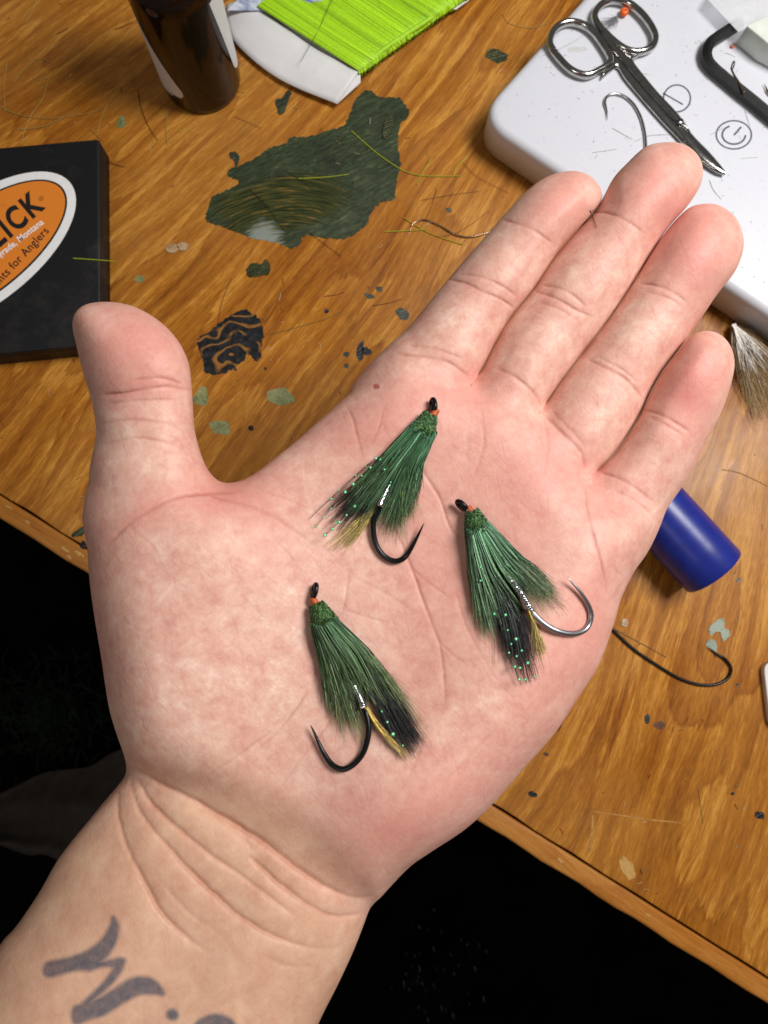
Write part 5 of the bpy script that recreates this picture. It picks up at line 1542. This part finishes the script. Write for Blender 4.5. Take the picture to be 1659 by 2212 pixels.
V, F, Cc = strand_mesh([([P(x, y, 0.0095) for x, y in spline([(719,0-6),(690,60),(650,133)], 5)], 0.00013, 0.00011, (0.05, 0.05, 0.03), (0.05, 0.05, 0.04))], 5)
o = mesh_obj('fibre_clipping', V, F, HAIR, None, True, Cc); tag(o, 'dark fibre lying across the chartreuse floss', 'fibre', 'cut fibres on the bench')
st = []
for pts, c, rd in [(q4([(320,550),(400,630),(490,750)]), DK, .00012), (q4([(490,455),(560,500),(640,555)]), DK, .00012), (q4([(610,760),(690,820),(770,880)]), DK, .00012), (q4([(1370,420),(1440,490),(1595,570)]), BRN, .0001), (q4([(1240,545),(1220,620),(1190,690)]), BRN, .0001), (q4([(1165,605),(1300,580),(1450,560)]), BRN, .0001), (q4([(250,195),(320,225),(375,250)]), BRN, .0001), (q4([(1500,655),(1350,760),(1240,785)]), BRN, .0001)]:
    st.append(fib(pts, 0.0007, rd, c))
zz1 = lambda pts: [(.28*x, .28*y) for x, y in pts]
for pts, c in [([(0,820),(100,870),(250,905),(420,910),(640,880),(760,850)], TAN), ([(55,490),(30,640),(35,790),(40,860)], TAN), ([(300,450),(190,530),(110,630)], TAN), ([(375,610),(330,760),(230,910),(160,1110)], TAN), ([(880,735),(800,860),(750,1020)], TAN), ([(130,1000),(280,985),(420,940),(600,830)], TAN), ([(670,430),(630,470),(595,515)], (0.55, 0.36, 0.06)), ([(250,640),(310,610),(365,600)], TAN), ([(320,450),(410,490)], TAN), ([(1060,690),(1090,840),(1150,980),(1215,1080)], BRN), ([(1305,800),(1280,960),(1290,1110)], TAN), ([(290,0),(240,100),(205,190)], TAN), ([(1105,790),(1060,880),(1035,945)], TAN), ([(700,995),(790,1085)], TAN), ([(890,225),(1025,165)], BRN), ([(440,260),(530,210)], BRN), ([(1430,985),(1380,1020)], (0.6, 0.42, 0.05)), ([(1190,1080),(1150,1165)], TAN)]:
    if len(pts) == 2: pts = [pts[0], ((pts[0][0]+pts[1][0])/2+4, (pts[0][1]+pts[1][1])/2+3), pts[1]]
    st.append(fib(zz1(pts), 0.0005, .00016, c))
for pts, c in [([(1560,1014),(1600,1022),(1659,1050)], TAN), ([(240,352),(270,360)], BRN), ([(585,722),(700,690),(740,670)], (0.2, 0.16, 0.04)), ([(1190,45),(1150,60),(1100,50),(1086,30)], TAN), ([(500,600),(480,650),(470,700)], BRN), ([(1510,1704),(1514,1740),(1520,1780)], TAN), ([(1330,1360),(1395,1395),(1440,1420)], (0.2, 0.15, 0.08)), ([(1460,1268),(1474,1270)], TAN), ([(700,640),(745,630)], BRN), ([(805,660),(870,645)], BRN)]:
    if len(pts) == 2: pts = [pts[0], ((pts[0][0]+pts[1][0])/2+2, (pts[0][1]+pts[1][1])/2+2), pts[1]]
    st.append(fib(pts, 0.0004, .00013, c))
rd_ = np.random.default_rng(77)
for i in range(330):
    x, y = rd_.uniform(0, 1659), rd_.uniform(0, 2050)
    w = P(x, y, 0.0)
    if ((w-EDGE_A)@n_dir) < 0.003: continue
    L = rd_.uniform(3, 16); a = rd_.uniform(0, math.pi)
    c = [TAN, (0.62, 0.46, 0.24), BRN, (0.55, 0.38, 0.08), DK, (0.7, 0.62, 0.5)][rd_.integers(6)]
    dx, dy = math.cos(a)*L/2, math.sin(a)*L/2
    st.append(([P(x-dx, y-dy, .0003), P(x+rd_.normal(0, 1), y+rd_.normal(0, 1), .0004), P(x+dx, y+dy, .0003)], .00011, .00008, c, c))
V, F, Cc = strand_mesh(st, 4); o = mesh_obj('loose_clippings', V, F, HAIR, None, True, Cc); tag(o, 'fine hair and thread clippings scattered over the wood', 'clippings', kind='stuff')
st = []
for i in range(170):
    x, y = rd_.uniform(1050, 1659), rd_.uniform(0, 640)
    w = P(x, y, SH)[:2]-cTop
    if w@np.array([-df[1], df[0]])*np.sign(np.cross(df, dl)) < 0.006 or w@np.array([dl[1], -dl[0]])*np.sign(np.cross(df, dl)) < 0.006: continue
    L = rd_.uniform(1.5, 5) if i > 22 else rd_.uniform(10, 40); a = rd_.uniform(0, math.pi)
    c = (0.33, 0.34, 0.36) if i > 22 else [(0.55, 0.56, 0.40), (0.30, 0.30, 0.32), (0.62, 0.62, 0.60)][rd_.integers(3)]
    dx, dy = math.cos(a)*L/2, math.sin(a)*L/2
    st.append(([P(x-dx, y-dy, SH+.0001), P(x+rd_.normal(0, 1.4), y+rd_.normal(0, 1.4), SH+.00015), P(x+dx, y+dy, SH+.0001)], .00009, .00006, c, c))
for pts in [[h3(130,380), h3(250,330), h3(340,285), h3(420,235)], [h3(610,865), h3(680,905), h3(745,940)], [h3(760,955), h3(860,915), h3(1000,908)], [h3(475,1030), h3(560,1018), h3(640,1005)], [h3(1265,1215), h3(1290,1280), h3(1345,1345)]]:
    st.append(fib(pts, SH+0.0002, .0001, (0.45, 0.46, 0.40)))
V, F, Cc = strand_mesh(st, 4); o = mesh_obj('scale_dust', V, F, HAIR, None, True, Cc); tag(o, 'grey dust and short fibres strewn over the white scale', 'dust', kind='stuff')

# ================================================================== on the dark floor
clothm = NT('dark_brown_cloth'); cv = clothm.coords()
clothm.base(clothm.ramp(clothm.noise(cv, 60, 4), [(0.3, (0.036, 0.026, 0.019)), (0.7, (0.064, 0.047, 0.035))])); clothm.set(Roughness=0.9); clothm.bump(clothm.noise(cv, 25, 3), 0.6, 0.006)
V = []; F = []
NX, NY = 40, 30
ca, cb_, cc, cd = np.array((-300,1880)), np.array((330,1560)), np.array((420,1750)), np.array((120,1890))
cl4 = [np.array((-260,1830)), np.array((400,1560)), np.array((420,1700)), np.array((130,1860))]
for i in range(NX+1):
    for j in range(NY+1):
        u, w = i/NX, j/NY
        q = (cl4[0]*(1-u)+cl4[1]*u)*(1-w)+((np.array((-200,1740))*(1-u)+cl4[3]*u))*w if False else (cl4[0]*(1-u)+cl4[1]*u)*(1-w)+(np.array((-40,1800))*(1-u)+np.array((330,1960))*u)*w
        z = -0.69+0.012*math.sin(u*9+w*3)+0.010*math.sin(w*11-u*4)
        q = q+np.array([9*math.sin(u*13+w*5)+5*math.sin(u*31), 12*math.sin(u*8+1)+6*math.sin(u*21+w*9)])
        V.append(P(q[0], q[1], z))
for i in range(NX):
    for j in range(NY):
        a = i*(NY+1)+j; F.append((a, a+NY+1, a+NY+2, a+1))
n1 = len(V); V = np.array(V); V = np.concatenate([V, V-np.array([0, 0, 0.004])]); F = F+[tuple(i+n1 for i in reversed(f)) for f in F]
o = mesh_obj('floor_cloth', V, F, clothm.m); tag(o, 'crumpled dark brown cloth on the floor left of the wrist', 'cloth')
st = []
for i in range(500):
    c = P(110, 1540, -0.70); a = rd_.uniform(0, 2*math.pi); L = abs(rd_.normal(0, 0.05))
    q = c+np.array([math.cos(a)*L, math.sin(a)*L*0.7, rd_.uniform(0, 0.02)]); a = rd_.uniform(0, 6.28); d = np.array([math.cos(a), math.sin(a), rd_.uniform(-0.1, 0.5)])*0.025
    st.append(([q, q+d*0.5+rd_.normal(0, 0.003, 3), q+d], .0009, .0003, (0.004, 0.017, 0.004), (0.007, 0.028, 0.007)))
V, F, Cc = strand_mesh(st); o = mesh_obj('green_fluff', V, F, HAIR, None, True, Cc); tag(o, 'dark green hair clump on the floor left of the hand', 'hair clump', kind='stuff')
st = []
for i in range(60):
    x, y = (900+rd_.normal(0, 25), 2110+rd_.normal(0, 60)) if rd_.random() < 0.6 else (985+rd_.normal(0, 30), 2110+rd_.normal(0, 55))
    L = rd_.uniform(4, 14)
    q = [P(x, y, -0.715), P(x+2, y+L*0.5, -0.712), P(x+3, y+L, -0.715)]
    k_ = rd_.uniform(0.1, 1); st.append((q, .0010*k_, .0005*k_, np.array((0.16, 0.165, 0.18))*k_, np.array((0.10, 0.10, 0.12))*k_))
V, F, Cc = strand_mesh(st, 4); o = mesh_obj('floor_lint', V, F, HAIR, None, True, Cc); tag(o, 'pale lint specks on the dark floor below the wrist', 'lint', kind='stuff')
